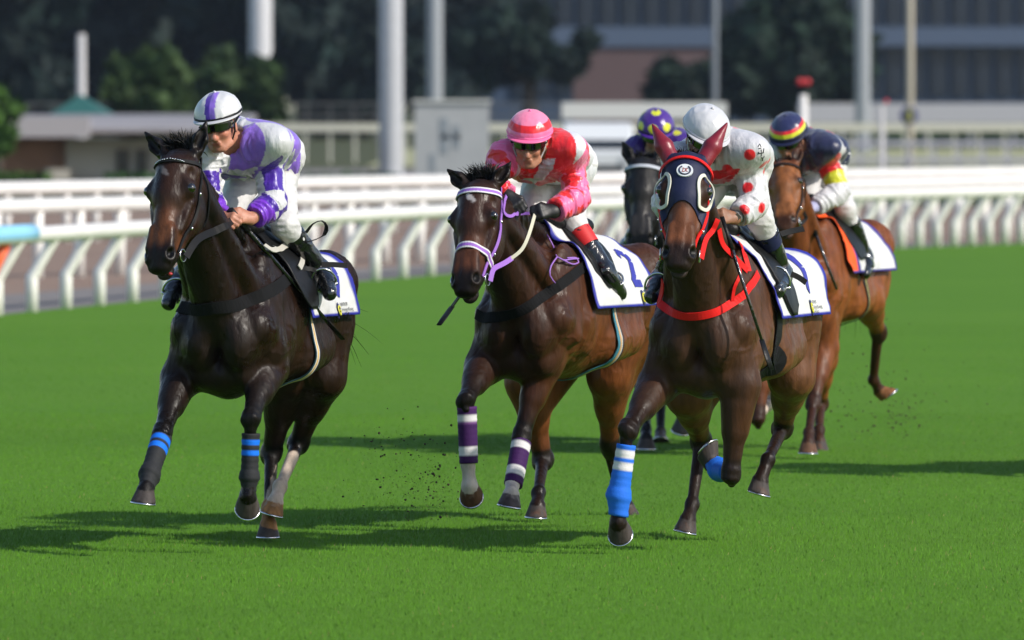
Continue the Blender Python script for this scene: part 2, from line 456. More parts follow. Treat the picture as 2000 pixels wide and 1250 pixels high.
    for key, s in (('fr',-1), ('fl',1)):
        lg = sp[key]; el = at(lg[0][0], lg[0][1], D0+lg[0][2])
        kn = solve(el, lg[1][0], lg[1][1], 0, lg[1][3] if len(lg[1])>3 else .42, lg[1][2]); fe = solve(kn, lg[2][0], lg[2][1], 0, .275, lg[2][2])
        co = solve(fe, lg[3][0], lg[3][1], 0, lg[3][3] if len(lg[3])>3 else .085, lg[3][2]); so_ = solve(co, lg[4][0], lg[4][1], 0, .064, lg[4][2]); co = so_+(co-so_).normalized()*.064
        sh = T(-.04, s*.155, 1.06)
        J[key] = (el, kn, fe, co, so_)
        q(sh, el, .10, .09, k=.07); q(T(-.25,s*.19,1.08), el, .10, .075, k=.05)
        ax = (kn-el).normalized(); fw = (F-ax*F.dot(ax)).normalized()
        q(el, el.lerp(kn,.5), .095, .064, k=.03); q(el.lerp(kn,.25)+fw*.015, kn, .066, .040, k=.03)
        q(el.lerp(kn,.0)+Lx*s*.03, el.lerp(kn,.5)+Lx*s*.016, .07, .040, k=.03)
        e(kn, (.058,.047,.048), (ax, Lx, fw), k=.025)
        q(kn+fw*.004, fe+fw*.004, .031, .025, k=.012); q(kn-fw*.030, fe-fw*.030, .019, .019, k=.007); q(kn-fw*.035, kn-fw*.03+ax*.05, .026, .02, k=.015)
        for d_ in (-.022, .024): e(kn+ax*d_+fw*.012, (.022,.046,.040), (ax, Lx, fw), k=.008)
        for d_, r_ in ((Lx*s*.045, .026), (-Lx*s*.04, .022), (fw*.04, .026)): q(el.lerp(kn,.12)+d_, el.lerp(kn,.62)+d_*.55, .045, r_, k=.012)
        e(fe+fw*.006, (.034,.036,.036), (ax, Lx, fw), k=.012); e(fe-fw*.026, (.026,.022,.022), (ax, Lx, fw), k=.010)
        q(fe, co, .031, .037, k=.02); e(co.lerp(so_,-.1), (.030,.038,.038), None, k=.012)
        td = sp.get(key+'_toe'); td = Vector(td).normalized() if td else (V(0,-1,.0)*1.0+(co-fe).normalized()*.3)
        pr.append(hoofp(co, so_, .042, .063, None, td)); J[key] += (td,)
    for key, s in (('hr',-1), ('hl',1)):
        lg = sp[key]; hip = T(-1.32, s*.15, 1.28)
        st = at(lg[0][0], lg[0][1], D0+lg[0][2]); hk = solve(st, lg[1][0], lg[1][1], 0, .45, lg[1][2])
        fe = solve(hk, lg[2][0], lg[2][1], 0, .36, lg[2][2]); co = solve(fe, lg[3][0], lg[3][1], 0, .085, lg[3][2]); so_ = solve(co, lg[4][0], lg[4][1], 0, .064, lg[4][2]); co = so_+(co-so_).normalized()*.064
        J[key] = (st, hk, fe, co, so_)
        q(hip, st, .17, .115, k=.06); q(T(-1.52,s*.13,1.1), st.lerp(hk,.4), .12, .07, k=.06)
        q(st, st.lerp(hk,.5), .11, .070, k=.04); q(st.lerp(hk,.4), hk, .068, .045, k=.03)
        ax = (fe-hk).normalized(); a2 = (hk-st).normalized(); bk = (a2-ax*.6).normalized()
        q(hk+bk*.052, st.lerp(hk,.5)+bk*.02, .018, .022, k=.014)                   # Achilles tendon
        e(hk, (.075,.052,.052), (ax, Lx, ax.cross(Lx)), k=.03); q(hk+bk*.03, hk+bk*.055-a2*.02, .028, .022, k=.02)
        bb = (bk-ax*bk.dot(ax)).normalized(); q(hk-bb*.008, fe-bb*.006, .036, .026, k=.015); q(hk+bb*.028, fe+bb*.024, .020, .018, k=.007); e(fe, (.036,.036,.040), (ax, Lx, ax.cross(Lx)), k=.015); e(fe+bb*.028, (.026,.022,.022), (ax, Lx, ax.cross(Lx)), k=.010)
        for d_ in (Lx*s*.03, -Lx*s*.03): q(hk+d_-a2*.02, hk+d_*.9+ax*.03, .026, .022, k=.012)
        q(st.lerp(hk,.1)+Lx*s*.05, st.lerp(hk,.6)+Lx*s*.02, .07, .036, k=.015)
        q(fe, co, .030, .036, k=.02); e(co.lerp(so_,-.1), (.03,.036,.036), None, k=.012)
        td = sp.get(key+'_toe'); td = Vector(td).normalized() if td else (V(0,-1,.0)+(co-fe).normalized()*.3)
        pr.append(hoofp(co, so_, .041, .060, None, td)); J[key] += (td,)
    h.J = J
    # dock of the tail
    q(T(-1.55,0,1.27), T(-1.66,0,1.22), .05, .03, k=.03)
    Pt, Fc = sdf_mesh(pr, sp.get('vox', .0085)*(.55 if FINE else 1.0 if not COARSE else 1.8))
    Nn = vnormals(Pt, Fc)
    loc = np.stack([(Pt-np.array(O))@np.array(a) for a in (F, Lx, Z)], 1)
    # muscle relief: slow folds over the trunk, veins over the shoulders
    body_w = np.clip((loc[:,2]-.68)/.25, 0, 1)*np.clip((.35-loc[:,0])/.25, 0, 1)
    dsp = vn(loc*[1,1,.7], 6.5, 1)*.005+vn(loc*[1.6,1.6,.55], 17, 2)*.0019+vn(loc*[1,1,.6], 34, 3)*.0012
    rid = np.abs(vn(loc*[1,1,.45], 9, 5)+.25*vn(loc, 22, 8)); dsp += (np.exp(-(rid/.05)**2))*.0034
    rid = np.abs(vn(loc*[1,1,.6], 7, 15)+.2*vn(loc, 20, 9)); dsp -= (np.exp(-(rid/.06)**2))*.003
    Pt = Pt+Nn*(dsp*body_w)[:, None]
    C = np.ones((len(Pt), 4)); C[:, :3] = sp['coat']; C[:, 3] = sp.get('rough', .43)
    C[:, :3] *= (1+.25*vn(loc, 3, 9))[:, None]
    zt = loc[:, 2]/S
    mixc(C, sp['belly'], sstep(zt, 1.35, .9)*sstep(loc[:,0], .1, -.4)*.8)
    mixc(C, sp['dark'], sstep(loc[:,0], -.15, .35)*sp.get('front_shade', .6))  # coat darkened towards the front: shade on the chest painted into the colour
    # head colours
    hl = np.stack([(Pt-np.array(P))@np.array(a) for a in (H, L, N)], 1)/hs; hl[:,1] /= HW
    onhead = (hl[:,0] > -.25) & (hl[:,0] < .68) & (np.abs(hl[:,1]) < .17) & (hl[:,2] > -.26) & (hl[:,2] < .13)
    h.hl = hl; h.onhead = onhead
    hm = onhead.astype(float)
    mixc(C, sp['face'], hm*sstep(hl[:,2], -.2, -.05)*sstep(hl[:,0], .0, .08)*.9)
    mixc(C, sp['nose'], hm*sstep(hl[:,0], .25, .36)*sstep(hl[:,0], .52, .46)*sstep(np.abs(hl[:,1])+.25*vn(Pt, 18, 3)*.1, .07, .035)*.85)
    mixc(C, sp['dark'], hm*sstep(hl[:,0], .455, .53)*.9)
    mixc(C, sp['dark'], hm*sstep(hl[:,0], .03, -.04)*.7)
    mixc(C, sp['dark'], hm*np.exp(-((hl[:,0]-.2)**2+(np.abs(hl[:,1])-.095)**2)/.0012)*.7)
    for s in (1,-1):
        dn = np.sqrt(((hl[:,0]-.528)/.026)**2+((hl[:,1]-s*.052)/.02)**2+((hl[:,2]-.008)/.02)**2)
        mixc(C, (.002,.0015,.0015), hm*sstep(dn, 1.15, .75))
        C[:, 3] = np.where(hm*(dn < 1) > 0, .9, C[:, 3])
        b, m_, t, o = h.ears[s]
        di = sdist(Pt, o+(t-b)*.15, o+(t-b)*.6, .022, .018)
        mixc(C, sp.get('earin', (.012,.008,.006)), sstep(di, .004, -.004)*.9)
    mixc(C, (.09,.07,.068), hm*sstep(hl[:,0], .555, .60)*sstep(np.abs(hl[:,2]+.055), .03, .01)*.35)
    if 'star' in sp:
        a, b, ln, wd, tilt = sp['star']
        u = hl[:,0]-a; v_ = hl[:,1]-b; uu = u*cos(tilt)+v_*sin(tilt); vv = -u*sin(tilt)+v_*cos(tilt)
        r_ = np.sqrt((uu/ln)**2+(vv/wd)**2)+.35*vn(Pt, 60, 4)
        mixc(C, sp.get('starcol', (.35,.32,.31)), hm*(hl[:,2] > -.01)*sstep(r_, 1.1, .7))
    C[:, 3] = np.where(onhead & (hl[:,0] > .47), .42, C[:, 3])
    # dark points, hooves, socks
    for key in J:
        el, kn, fe, co, so_, td = J[key]; fr = key[0] == 'f'
        a = el.lerp(kn, .45 if fr else .7)
        d = sdist(Pt, a, kn, .10, .075); t_ = np.clip(((Pt-np.array(a))@np.array(kn-a))/((kn-a).length**2), 0, 1)
        mixc(C, sp['dark'], sstep(d, .01, -.01)*t_*.9)
        for (p1, p2) in ((kn, fe), (fe, co)):
            mixc(C, sp['dark'], sstep(sdist(Pt, p1, p2, .085 if p1 is kn else .06, .06), .01, -.01)*.95)
        sock = sp.get(key+'_sock')
        if sock:
            mixc(C, sp.get('sockcol', (.50,.40,.33)), sstep(sdist(Pt, fe.lerp(kn, sock), co, .06, .065)+.012*vn(Pt, 30, 2), .006, -.004))
        ax = np.array((so_-co).normalized()); hgt = (Pt-np.array(co))@ax
        inh = (hgt > .002)*(np.linalg.norm(Pt-np.array(co.lerp(so_, .5)), axis=1) < .11)
        mixc(C, sp.get(key+'_hoof', (.055,.045,.042)), inh*1.0*(1-.4*np.clip(vn(np.stack([Pt[:,0],Pt[:,1],hgt*.1],1), 70, 6),0,1)))
        C[:, 3] = np.where(inh > 0, .55, C[:, 3])
    C = np.clip(C, .001, 1)
    root = empty('horse', (O.x, O.y, 0), sp['label'], 'horse', 'racing horses')
    h.root = root; h.P, h.Fc, h.Nn, h.headP = Pt, Fc, Nn, P
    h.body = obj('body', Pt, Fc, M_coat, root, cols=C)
    h.bvh = bvh_of(Pt, Fc)
    # eyes with lids
    for s in (1,-1):
        m = MB(); m.sphere(hp(.197, s*.0865, .009), .0235*hs, 16, 12); m.build('eye', M_eye, root)
    # shoes
    for key in J:
        el, kn, fe, co, so_, td = J[key]; ax = (so_-co).normalized(); f1 = (td-ax*td.dot(ax)).normalized(); s1 = ax.cross(f1)
        r = .065 if key[0] == 'f' else .062; m = MB(); c = so_+f1*.034+ax*.003
        m.tube([c+f1*cos(a)*r*.9+s1*sin(a)*r*.88 for a in np.linspace(-2.4, 2.4, 17)], .0065, 6, flat=1)
        m.build('horseshoe', M_steel, root)
    return h

def pick(bvh, px, py):
    r = ray(px, py).normalized(); hit = bvh.ray_cast(Vector((0,0,CAMZ)), r)
    return hit[0]
def picks(h, pts):
    out = []
    for p in pts:
        c = pick(h.bvh, *p[:2])
        if c is None:
            n = h.bvh.find_nearest(at(p[0], p[1], h.D0+(p[2] if len(p) > 2 else 0)))
            c = n[0]
        out.append(c)
    return out

def strands(name, roots, dirs, n, length, wid, m, parent, grav=.4, spread=.35, curl=.25, seed=1):
    """hair: many thin tapering curved blades"""
    rnd = random.Random(seed); vs = []; fs = []
    for i in range(n):
        t = rnd.random()*(len(roots)-1); a = int(t); fr = t-a; a2 = min(a+1, len(roots)-1)
        p = roots[a].lerp(roots[a2], fr)+V(rnd.gauss(0,.006), rnd.gauss(0,.006), rnd.gauss(0,.004))
        d = (dirs[a].lerp(dirs[a2], fr)+V(rnd.gauss(0,spread), rnd.gauss(0,spread), rnd.gauss(0,spread))).normalized()
        L = length*(.45+.75*rnd.random()); w_ = wid*(.6+.8*rnd.random()); K = 6; side = d.cross(V(rnd.gauss(0,1), rnd.gauss(0,1), rnd.gauss(0,1))).normalized()
        cv = side*rnd.gauss(0, curl); b0 = len(vs)
        for k in range(K+1):
            u = k/K; ww = w_*(1-u)**.7+.0004
            vs += [p+side.cross(d)*ww, p-side.cross(d)*ww]
            p = p+d*(L/K); d = (d+V(0,0,-1)*grav/K+cv/K).normalized()
        for k in range(K): fs.append((b0+2*k, b0+2*k+1, b0+2*k+3, b0+2*k+2))
    return obj(name, vs, fs, m, parent, smooth=True)

def drapef(h, off=.012):
    """cloth coordinates: f along the back, phi round the barrel -> point and normal"""
    cache = {}
    def g(f, phi, o=0):
        a = radians(phi); d = V(0,0,1)*cos(a)+h.L*sin(a); c = h.T(f, 0, 1.12)
        hit = h.bvh.ray_cast(c+d*.95, -d)
        if hit[0] is None: return c+d*.3, d
        r = (hit[0]-c).length+off+o+max(0, abs(phi)-50)*.0006
        return c+d*r, d
    return g
def sheet(name, g, fs, phis, m, parent, colf=None, amp=.004, thick=.004, fr=9, seed=0, shape=None, off=0):
    vs = []; cs = []; faces = []; nf, np_ = len(fs), len(phis)
    R = np.zeros((nf, np_)); base = {}
    for i, f in enumerate(fs):
        for j, ph in enumerate(phis):
            ff, pp = shape(i/(nf-1), j/(np_-1)) if shape else (f, ph)
            p, d = g(ff, pp, off); base[i, j] = (p, d, ff, pp)
    # smooth the radii a little by averaging neighbours
    pts = {k: v[0] for k, v in base.items()}
    for _ in range(2):
        q = dict(pts)
        for i in range(1, nf-1):
            for j in range(1, np_-1):
                q[i, j] = pts[i, j]*.4+(pts[i-1, j]+pts[i+1, j]+pts[i, j-1]+pts[i, j+1])*.15
        pts = q
    arr = np.array([pts[i, j] for i in range(nf) for j in range(np_)])
    ns = vn(arr, fr, seed)*amp+vn(arr, fr*2.4, seed+1)*amp*.5
    for i in range(nf):
        for j in range(np_):
            p, d, ff, pp = base[i, j]; k = i*np_+j
            vs.append(pts[i, j]+d*(ns[k]+amp))
            if colf: cs.append(colf(ff, pp, i/(nf-1), j/(np_-1)))
    for i in range(nf-1):
        for j in range(np_-1): faces.append((i*np_+j, i*np_+j+1, (i+1)*np_+j+1, (i+1)*np_+j))
    o = obj(name, vs, faces, m, parent, cols=cs if colf else None)
    md = o.modifiers.new('thickness', 'SOLIDIFY'); md.thickness = thick; md.offset = -1
    return o, vs, faces

def on_sheet(name, svs, sfaces, g, polys, m, parent, o=.004):
    """flat 2-D polygons (list of [(f,phi)...]) laid on a sheet"""
    b = BVHTree.FromPolygons([tuple(v) for v in svs], sfaces); V_ = []; F_ = []
    def put(f, ph):
        p, d = g(f, ph, .3); hit = b.ray_cast(p, -d)
        return (hit[0]+d*o) if hit[0] is not None else p-d*.29
    for (quad, nu, nv) in polys:
        n0 = len(V_)
        for i in range(nu+1):
            for j in range(nv+1):
                u, v = i/nu, j/nv
                f = (quad[0][0]*(1-u)+quad[1][0]*u)*(1-v)+(quad[3][0]*(1-u)+quad[2][0]*u)*v
                ph = (quad[0][1]*(1-u)+quad[1][1]*u)*(1-v)+(quad[3][1]*(1-u)+quad[2][1]*u)*v
                V_.append(put(f, ph))
        for i in range(nu):
            for j in range(nv): F_.append((n0+i*(nv+1)+j, n0+(i+1)*(nv+1)+j, n0+(i+1)*(nv+1)+j+1, n0+i*(nv+1)+j+1))
    o_ = obj(name, V_, F_, m, parent, smooth=False)
    return o_, put
def stroke_quads(pts, w):
    """polyline in (x,y) to quads of width w"""
    out = []
    for a, b in zip(pts[:-1], pts[1:]):
        d = np.array(b)-np.array(a); L = np.hypot(*d); n = np.array([-d[1], d[0]])/L*w/2; e = d/L*w*.0
        out.append([tuple(np.array(a)+n-e), tuple(np.array(b)+n+e), tuple(np.array(b)-n+e), tuple(np.array(a)-n-e)])
    return out
def text_mesh(s, size):
    c = bpy.data.curves.new('t', 'FONT'); c.body = s; c.size = size; c.resolution_u = 3
    o = bpy.data.objects.new('t', c); COL.objects.link(o)
    dg = bpy.context.evaluated_depsgraph_get(); dg.update(); me = bpy.data.meshes.new_from_object(o.evaluated_get(dg))
    vs = [tuple(v.co) for v in me.vertices]; fs = [tuple(p.vertices) for p in me.polygons]
    bpy.data.objects.remove(o); bpy.data.curves.remove(c); bpy.data.meshes.remove(me)
    return vs, fs

def wrap_tube(name, h, key, t0, t1, r0, r1, stripes, base, seg_='cannon', r_extra=0, fetlock=False):
    """a leg bandage round the cannon bone; stripes = [(a,b,colour)] along it"""
    el, kn, fe, co, so_, td = h.J[key]
    path = [kn.lerp(fe, t) for t in np.linspace(t0, min(t1, 1), 26)]
    rad = [r0+(r1-r0)*i/25 for i in range(26)]
    if fetlock:
        extra = [fe.lerp(co, t) for t in np.linspace(.1, .75, 9)]; path += extra
        rad = [r0+(r1-r0)*i/25+(.012*math.exp(-((i-25)/3.5)**2)) for i in range(26)]+[r1+.012*math.exp(-(i/3.0)**2)-.004*i/9 for i in range(1, 10)]
    n = 20; ax = (fe-kn).normalized(); fw = h.F; fw = (fw-ax*fw.dot(ax)).normalized(); sd = ax.cross(fw)
    vs = []; cs = []; fs = []; K = len(path)
    for i, (p, r) in enumerate(zip(path, rad)):
        t = i/(K-1); wr = .0012*sin(t*60)
        c = base
        for a, b, cc in stripes:
            if a <= t <= b: c = cc
        for k in range(n):
            a = 2*pi*k/n; vs.append(p-fw*.010+fw*cos(a)*(r+.008+wr)+sd*sin(a)*(r+wr)); cs.append(c)
    for i in range(K-1):
        for k in range(n): fs.append((i*n+k, i*n+(k+1)%n, (i+1)*n+(k+1)%n, (i+1)*n+k))
    fs.append(tuple(range(n))[::-1]); fs.append(tuple((K-1)*n+k for k in range(n)))
    return obj(name, vs, fs, M_wrap, h.root, cols=cs)
# ------------------------------------------------------------------ riders
def frame(fwd, up):
    f = Vector(fwd).normalized(); u = Vector(up); u = (u-f*u.dot(f)).normalized(); return f, u.cross(f), u   # fwd, side (person's left), up
def hand_prims(wr, a, c, side, infl=0.0, k=.006):
    """closed hand: wr wrist, a direction to the knuckles, c palm direction, side = direction index->little finger"""
    a = Vector(a).normalized(); c = Vector(c); c = (c-a*c.dot(a)).normalized(); b = Vector(side); b = (b-a*b.dot(a)-c*b.dot(c)).normalized()
    p = []; I = infl
    p.append(seg(wr, wr+a*.03, .026+I, .027+I, k=.02, flat=.75, fdir=c))
    for i in range(4):
        p.append(seg(wr+a*.02+b*(i-1.5)*.010, wr+a*.078+b*(i-1.5)*.0195, .015+I, .0125+I, k=.010))
    Ls = [(.040,.024,.018), (.044,.028,.019), (.041,.026,.018), (.032,.020,.016)]
    for i in range(4):
        K = wr+a*(.082-.004*abs(i-1.2))+b*(i-1.5)*.0205; an = radians(48+4*i); r = .0098-.0006*abs(i-1)
        d1 = a*cos(an)+c*sin(an); q1 = K+d1*Ls[i][0]; an2 = an+radians(85); d2 = a*cos(an2)+c*sin(an2); q2 = q1+d2*Ls[i][1]
        an3 = an2+radians(55); d3 = a*cos(an3)+c*sin(an3); q3 = q2+d3*Ls[i][2]
        p += [seg(K, q1, r+.0012+I, r+I, k=k), seg(q1, q2, r+I, r-.0006+I, k=k), seg(q2, q3, r-.0006+I, r-.0015+I, k=k)]
    t0 = wr+a*.018-b*.024+c*.006; t1 = t0+(a*.7-b*.5+c*.35).normalized()*.040; t2 = t1+(a*.75+b*.15+c*.6).normalized()*.030; t3 = t2+(a*.4+b*.5+c*.6).normalized()*.022
    p += [seg(t0, t1, .0165+I, .0125+I, k=.012), seg(t1, t2, .0115+I, .0105+I, k=k), seg(t2, t3, .0105+I, .009+I, k=k)]
    return p
def rider(sp, H):
    D0 = H.D0; P = lambda t: at(t[0], t[1], D0+t[2])
    J = {k: P(v) for k, v in sp['j'].items()}
    r = NS(); r.J = J
    for k_, rd in (('knL', .075), ('anL', .062), ('toL', .058)):        # the near leg lies against the flap
        q_ = J[k_]; ry = (q_-V(0,0,CAMZ)).normalized(); hit = H.bvh.ray_cast(V(0,0,CAMZ), ry)
        if hit[0] is not None and (hit[0]-V(0,0,CAMZ)).length-rd-.03 < (q_-V(0,0,CAMZ)).length: J[k_] = hit[0]-ry*(rd+.03)
    vox = sp.get('vox', .006)
    hy, hpit, hrol = [radians(a) for a in sp['head']]       # turn (to image left +), nod down, roll
    f = V(-sin(hy)*cos(hpit), -cos(hy)*cos(hpit), -sin(hpit)); up = V(sin(hrol), 0, 1)
    f, sd, up = frame(f, up)                                # sd = person's left (image right)
    hc = J['head']; hm = lambda a, b, c: hc+f*a*1.0+sd*b+up*c
    r.hm, r.f, r.sd, r.up = hm, f, sd, up
    skin = np.array(sp.get('skin', (.42,.20,.13))); RH = (f, sd, up); b = []
    b += [ell(hm(-.015,0,.035), (.098,.078,.088), RH, k=.02), ell(hm(.03,0,-.045), (.062,.058,.075), RH, k=.03),
          seg(hm(.03,0,-.085), hm(.062,0,-.098), .038, .024, k=.025), ell(hm(.078,0,-.108), (.016,.018,.014), RH, k=.015)]
    b += [seg(hm(.085,0,-.005), hm(.108,0,-.046), .009, .014, k=.012), ell(hm(.098,0,-.052), (.016,.017,.011), RH, k=.01)]
    for s in (1,-1):
        b += [seg(hm(.078,s*.012,.012), hm(.066,s*.046,.008), .010, .009, k=.012), ell(hm(.066,s*.038,-.036), (.022,.022,.020), RH, k=.02),
              ell(hm(.084,s*.029,-.012), (.012,.015,.009), RH, k=.008, sub=True),
              seg(hm(.03,s*.05,-.09), hm(.065,s*.025,-.108), .018, .016, k=.02),
              ell(hm(-.005,s*.078,-.018), (.018,.010,.032), RH, k=.008), ell(hm(-.002,s*.090,-.016), (.010,.006,.020), RH, k=.006, sub=True)]
    b += [seg(hm(.090,-.018,-.074), hm(.090,.018,-.074), .0075, .0075, k=.006), seg(hm(.088,-.016,-.086), hm(.088,.016,-.086), .0085, .0085, k=.006),
          seg(hm(.104,-.022,-.080), hm(.104,.022,-.080), .0026, .0026, k=.004, sub=True)]
    nk = J['neck']; ch = J['chest']; pe = J['pelvis']
    b += [seg(hm(-.03,0,-.06), nk, .052, .056, k=.03)]
    sL, sR = J['shL'], J['shR']; sm = (sL+sR)/2; ax = (sL-sR).normalized(); bx = (pe-sm).normalized()
    dn = ax.cross(bx); dn = dn if dn.z < 0 else -dn                        # belly side
    tor = lambda I: [seg(sm, ch, .088+I, .105+I, k=.05, flat=1.45, fdir=ax) if False else ell(sm.lerp(ch,.5), ((ch-sm).length*.75+.08+I, .165+I, .105+I), (bx, ax, dn), k=.05),
        seg(sL, sR, .062+I, .062+I, k=.05), seg(nk, sm.lerp(ch,.5)-dn*.02, .06+I, .09+I, k=.05),
        ell(ch.lerp(pe,.5), ((pe-ch).length*.62+.05+I, .14+I, .095+I), (bx, ax, dn), k=.06)]
    hips = lambda I: [ell(pe, (.125+I, .150+I, .115+I), (bx, ax, dn), k=.05)]
    arms = lambda I, wrist=True: sum([[seg(J['sh'+c], J['el'+c], .052+I, .040+I, k=.03), seg(J['el'+c], J['wr'+c], .041+I, .024+I*(1 if wrist else .6), k=.02)] for c in 'LR'], [])
    hipp = {c: J['hip'+c] for c in 'LR'}
    legs = lambda I: sum([[seg(hipp[c], J['kn'+c], .085+I, .055+I, k=.04), seg(J['kn'+c], J['an'+c], .052+I, .036+I, k=.025)] for c in 'LR'], [])
    feet = sum([[seg(J['an'+c], J['an'+c].lerp(J['to'+c],.6)+V(0,0,.0), .024, .016, k=.02)] for c in 'LR'], [])
    b += tor(-.012)+hips(-.012)+arms(-.006)+legs(-.010)+feet
    hands = {}
    for c in 'LR':
        wr = J['wr'+c]; a = (J['ha'+c]-wr); sx = sp.get('hand'+c, ((0,.1,-1), (0,-.3,-1)))
        hands[c] = (wr+a.normalized()*.005, a, Vector(sx[0]), Vector(sx[1]))
        b += hand_prims(*hands[c])
        b += [seg(J['el'+c].lerp(wr,.6), wr, .034, .024, k=.02)]
    pv, fc = sdf_mesh(b, vox if not sp.get('far') else .008)
    C = np.ones((len(pv), 3)); C[:] = skin; C *= (1+.10*vn(pv, 25, 3))[:, None]
    lp = np.stack([(pv-np.array(hc))@np.array(a) for a in (f, sd, up)], 1)
    C2 = np.ones((len(pv), 4)); C2[:, :3] = C
    def spot(c, rr, col, w_=1): mixc(C2, col, sstep(np.sqrt((((lp-np.array(c))/np.array(rr))**2).sum(1)), 1.2, .5)*w_)
    red = skin*np.array([1.15,.72,.65])
    spot((.10,0,-.045), (.02,.02,.018), red, .7); spot((.07,.04,-.035), (.03,.022,.022), red, .5); spot((.07,-.04,-.035), (.03,.022,.022), red, .5)
    spot((.092,0,-.080), (.02,.024,.011), skin*np.array([.62,.35,.35]), .85); spot((.06,0,-.10), (.05,.05,.03), skin*.75, .4)
    for s in (1,-1):
        spot((.086,s*.029,-.012), (.02,.016,.007), (.05,.04,.04), .9); spot((.084,s*.03,.010), (.02,.022,.005), (.03,.018,.012), .8)
    spot((-.06,0,.02), (.075,.1,.10), sp.get('hair', (.02,.013,.01)), 1)
    O = H.root.location
    root = empty('person', (O.x, O.y, 0), sp['label'], 'jockey', 'jockeys riding in the race'); r.root = root
    r.body = obj('body', pv, fc, M_skin, root, cols=np.clip(C2, .001, 1))
    # ---- silk jersey
    I = sp.get('puff', .012)
    j = tor(I)+arms(I+.006)+[seg(sL, sR, .07+I, .07+I, k=.04)]
    for c in 'LR':
        e_, w0 = J['el'+c], J['wr'+c]; cf = e_.lerp(w0, sp.get('cuff', .80)); r_ = .034+I*.7
        j.append(seg(e_.lerp(w0,.25), cf, .052+I, .044+I*.5, k=.03))
        d = (w0-cf).normalized(); cc = cf+d*.012
        j.append(ell(cc+d*.075, (.075,.12,.12), (d, d.orthogonal().normalized(), d.cross(d.orthogonal().normalized())), k=.005, sub=True))
    # open neck, hem
    nd = (hm(-.02,0,-.05)-nk).normalized()
    j += [seg(nk.lerp(sm,.2), nk+nd*.015, .075, .066, k=.03)]
    j += [ell(nk+nd*.11, (.085,.085,.085), None, k=.006, sub=True)]
    hd = bx; hem = pe-bx*sp.get('hem', -.02)
    j += hips(I+.002)
    hb = hem+hd*.20
    j += [ell(hb, (.17,.40,.40), (hd, ax, dn), k=.02, sub=True)]
    pv, fc = sdf_mesh(j, vox if not sp.get('far') else .008)
    nn = vnormals(pv, fc)
    # wrinkles: stretched noise in each limb's own direction
    W = np.zeros(len(pv))
    def wr_(a, b, ra, freq_l, freq_a, amp, seed):
        a_ = np.array(a); ax_ = np.array((b-a).normalized()); rel = pv-a_; l = rel@ax_; rad = rel-l[:, None]*ax_
        w0 = sstep(sdist(pv, a, b, ra, ra), .05, .0)
        q_ = np.concatenate([(l*freq_l+2.2*vn(pv, 5, seed))[:, None], rad*freq_a], 1)[:, :3]
        n1 = vn(q_, 1.0, seed); n2 = vn(q_*1.9, 1.0, seed+5)
        return w0*(np.exp(-(n1/.28)**2)*amp*1.25-amp*.25+np.exp(-(n2/.22)**2)*amp*.6)
    for c in 'LR':
        W = np.maximum(W, wr_(J['sh'+c], J['el'+c], .08, 26, 9, .0075, 11)); W = np.maximum(W, wr_(J['el'+c], J['wr'+c], .07, 34, 9, .0075, 12))
    W2 = wr_(sm, pe, .16, 7, 15, .010, 13)
    W = np.where(np.abs(W) > 1e-4, W, W2)+vn(pv, 9, 6)*.003
    pv = pv+nn*W[:, None]
    g = NS(); g.pv = pv; g.J = J; g.sm, g.ax, g.bx, g.dn, g.pe, g.ch, g.nk = sm, ax, bx, dn, pe, ch, nk
    g.loc = np.stack([(pv-np.array(sm))@np.array(a) for a in (bx, ax, dn)], 1)
    dA = {}
    for c in 'LR':
        dA[c] = np.minimum(sdist(pv, J['sh'+c].lerp(J['el'+c],.12), J['el'+c], .07, .06), sdist(pv, J['el'+c], J['wr'+c], .06, .05))
        a_ = np.array(J['sh'+c]); e_ = np.array(J['el'+c]); w0 = np.array(J['wr'+c])
        t1 = np.clip(((pv-a_)@(e_-a_))/((e_-a_)@(e_-a_)), 0, 1); t2 = np.clip(((pv-e_)@(w0-e_))/((w0-e_)@(w0-e_)), 0, 1)
        dd1 = sdist(pv, a_, e_, .06, .06); dd2 = sdist(pv, e_, w0, .06, .06)
        setattr(g, 't'+c, np.where(dd1 < dd2, t1, 1+t2))
        # angle round the arm
        axm = np.where((dd1 < dd2)[:, None], (e_-a_)/np.linalg.norm(e_-a_), (w0-e_)/np.linalg.norm(w0-e_))
        rel = pv-np.where((dd1 < dd2)[:, None], a_, e_); rel = rel-(rel*axm).sum(1)[:, None]*axm
        setattr(g, 'a'+c, np.arctan2(rel[:,0], -rel[:,1]+rel[:,2]*.5))
    dT = np.minimum(sdist(pv, sm, pe, .13, .13), 9)
    g.armL = (dA['L'] < dT-.012); g.armR = (dA['R'] < dT-.012)
    cols = sp['jersey'](g)
    r.jersey = obj('jersey', pv, fc, M_silk, root, cols=cols); r.jbvh = bvh_of(pv, fc)
    # ---- breeches
    br = hips(.012)+legs(.009)
    for c in 'LR':
        d = (J['an'+c]-J['kn'+c]).normalized(); cut = J['kn'+c]+d*sp.get('boot0', .10)
        br.append(ell(cut+d*.32, (.31,.11,.11), (d, d.orthogonal().normalized(), d.cross(d.orthogonal().normalized())), k=.004, sub=True))
        br.append(seg(hipp[c], J['kn'+c], .095, .060, k=.03)) if False else None
    br = [x for x in br if x]
    br.append(ell(sm, (.10,.3,.3), (bx, ax, dn), k=.01, sub=True))
    pv, fc = sdf_mesh(br, .008); nn = vnormals(pv, fc)
    w_ = (1-np.abs(vn(pv*[1,1,2.5], 14, 3))*1.7)*.0045+vn(pv, 30, 4)*.0015; pv = pv+nn*w_[:, None]
    obj('breeches', pv, fc, M_breech if not sp.get('breech') else sp['breech'], root)
    # ---- boots
    bp = {}
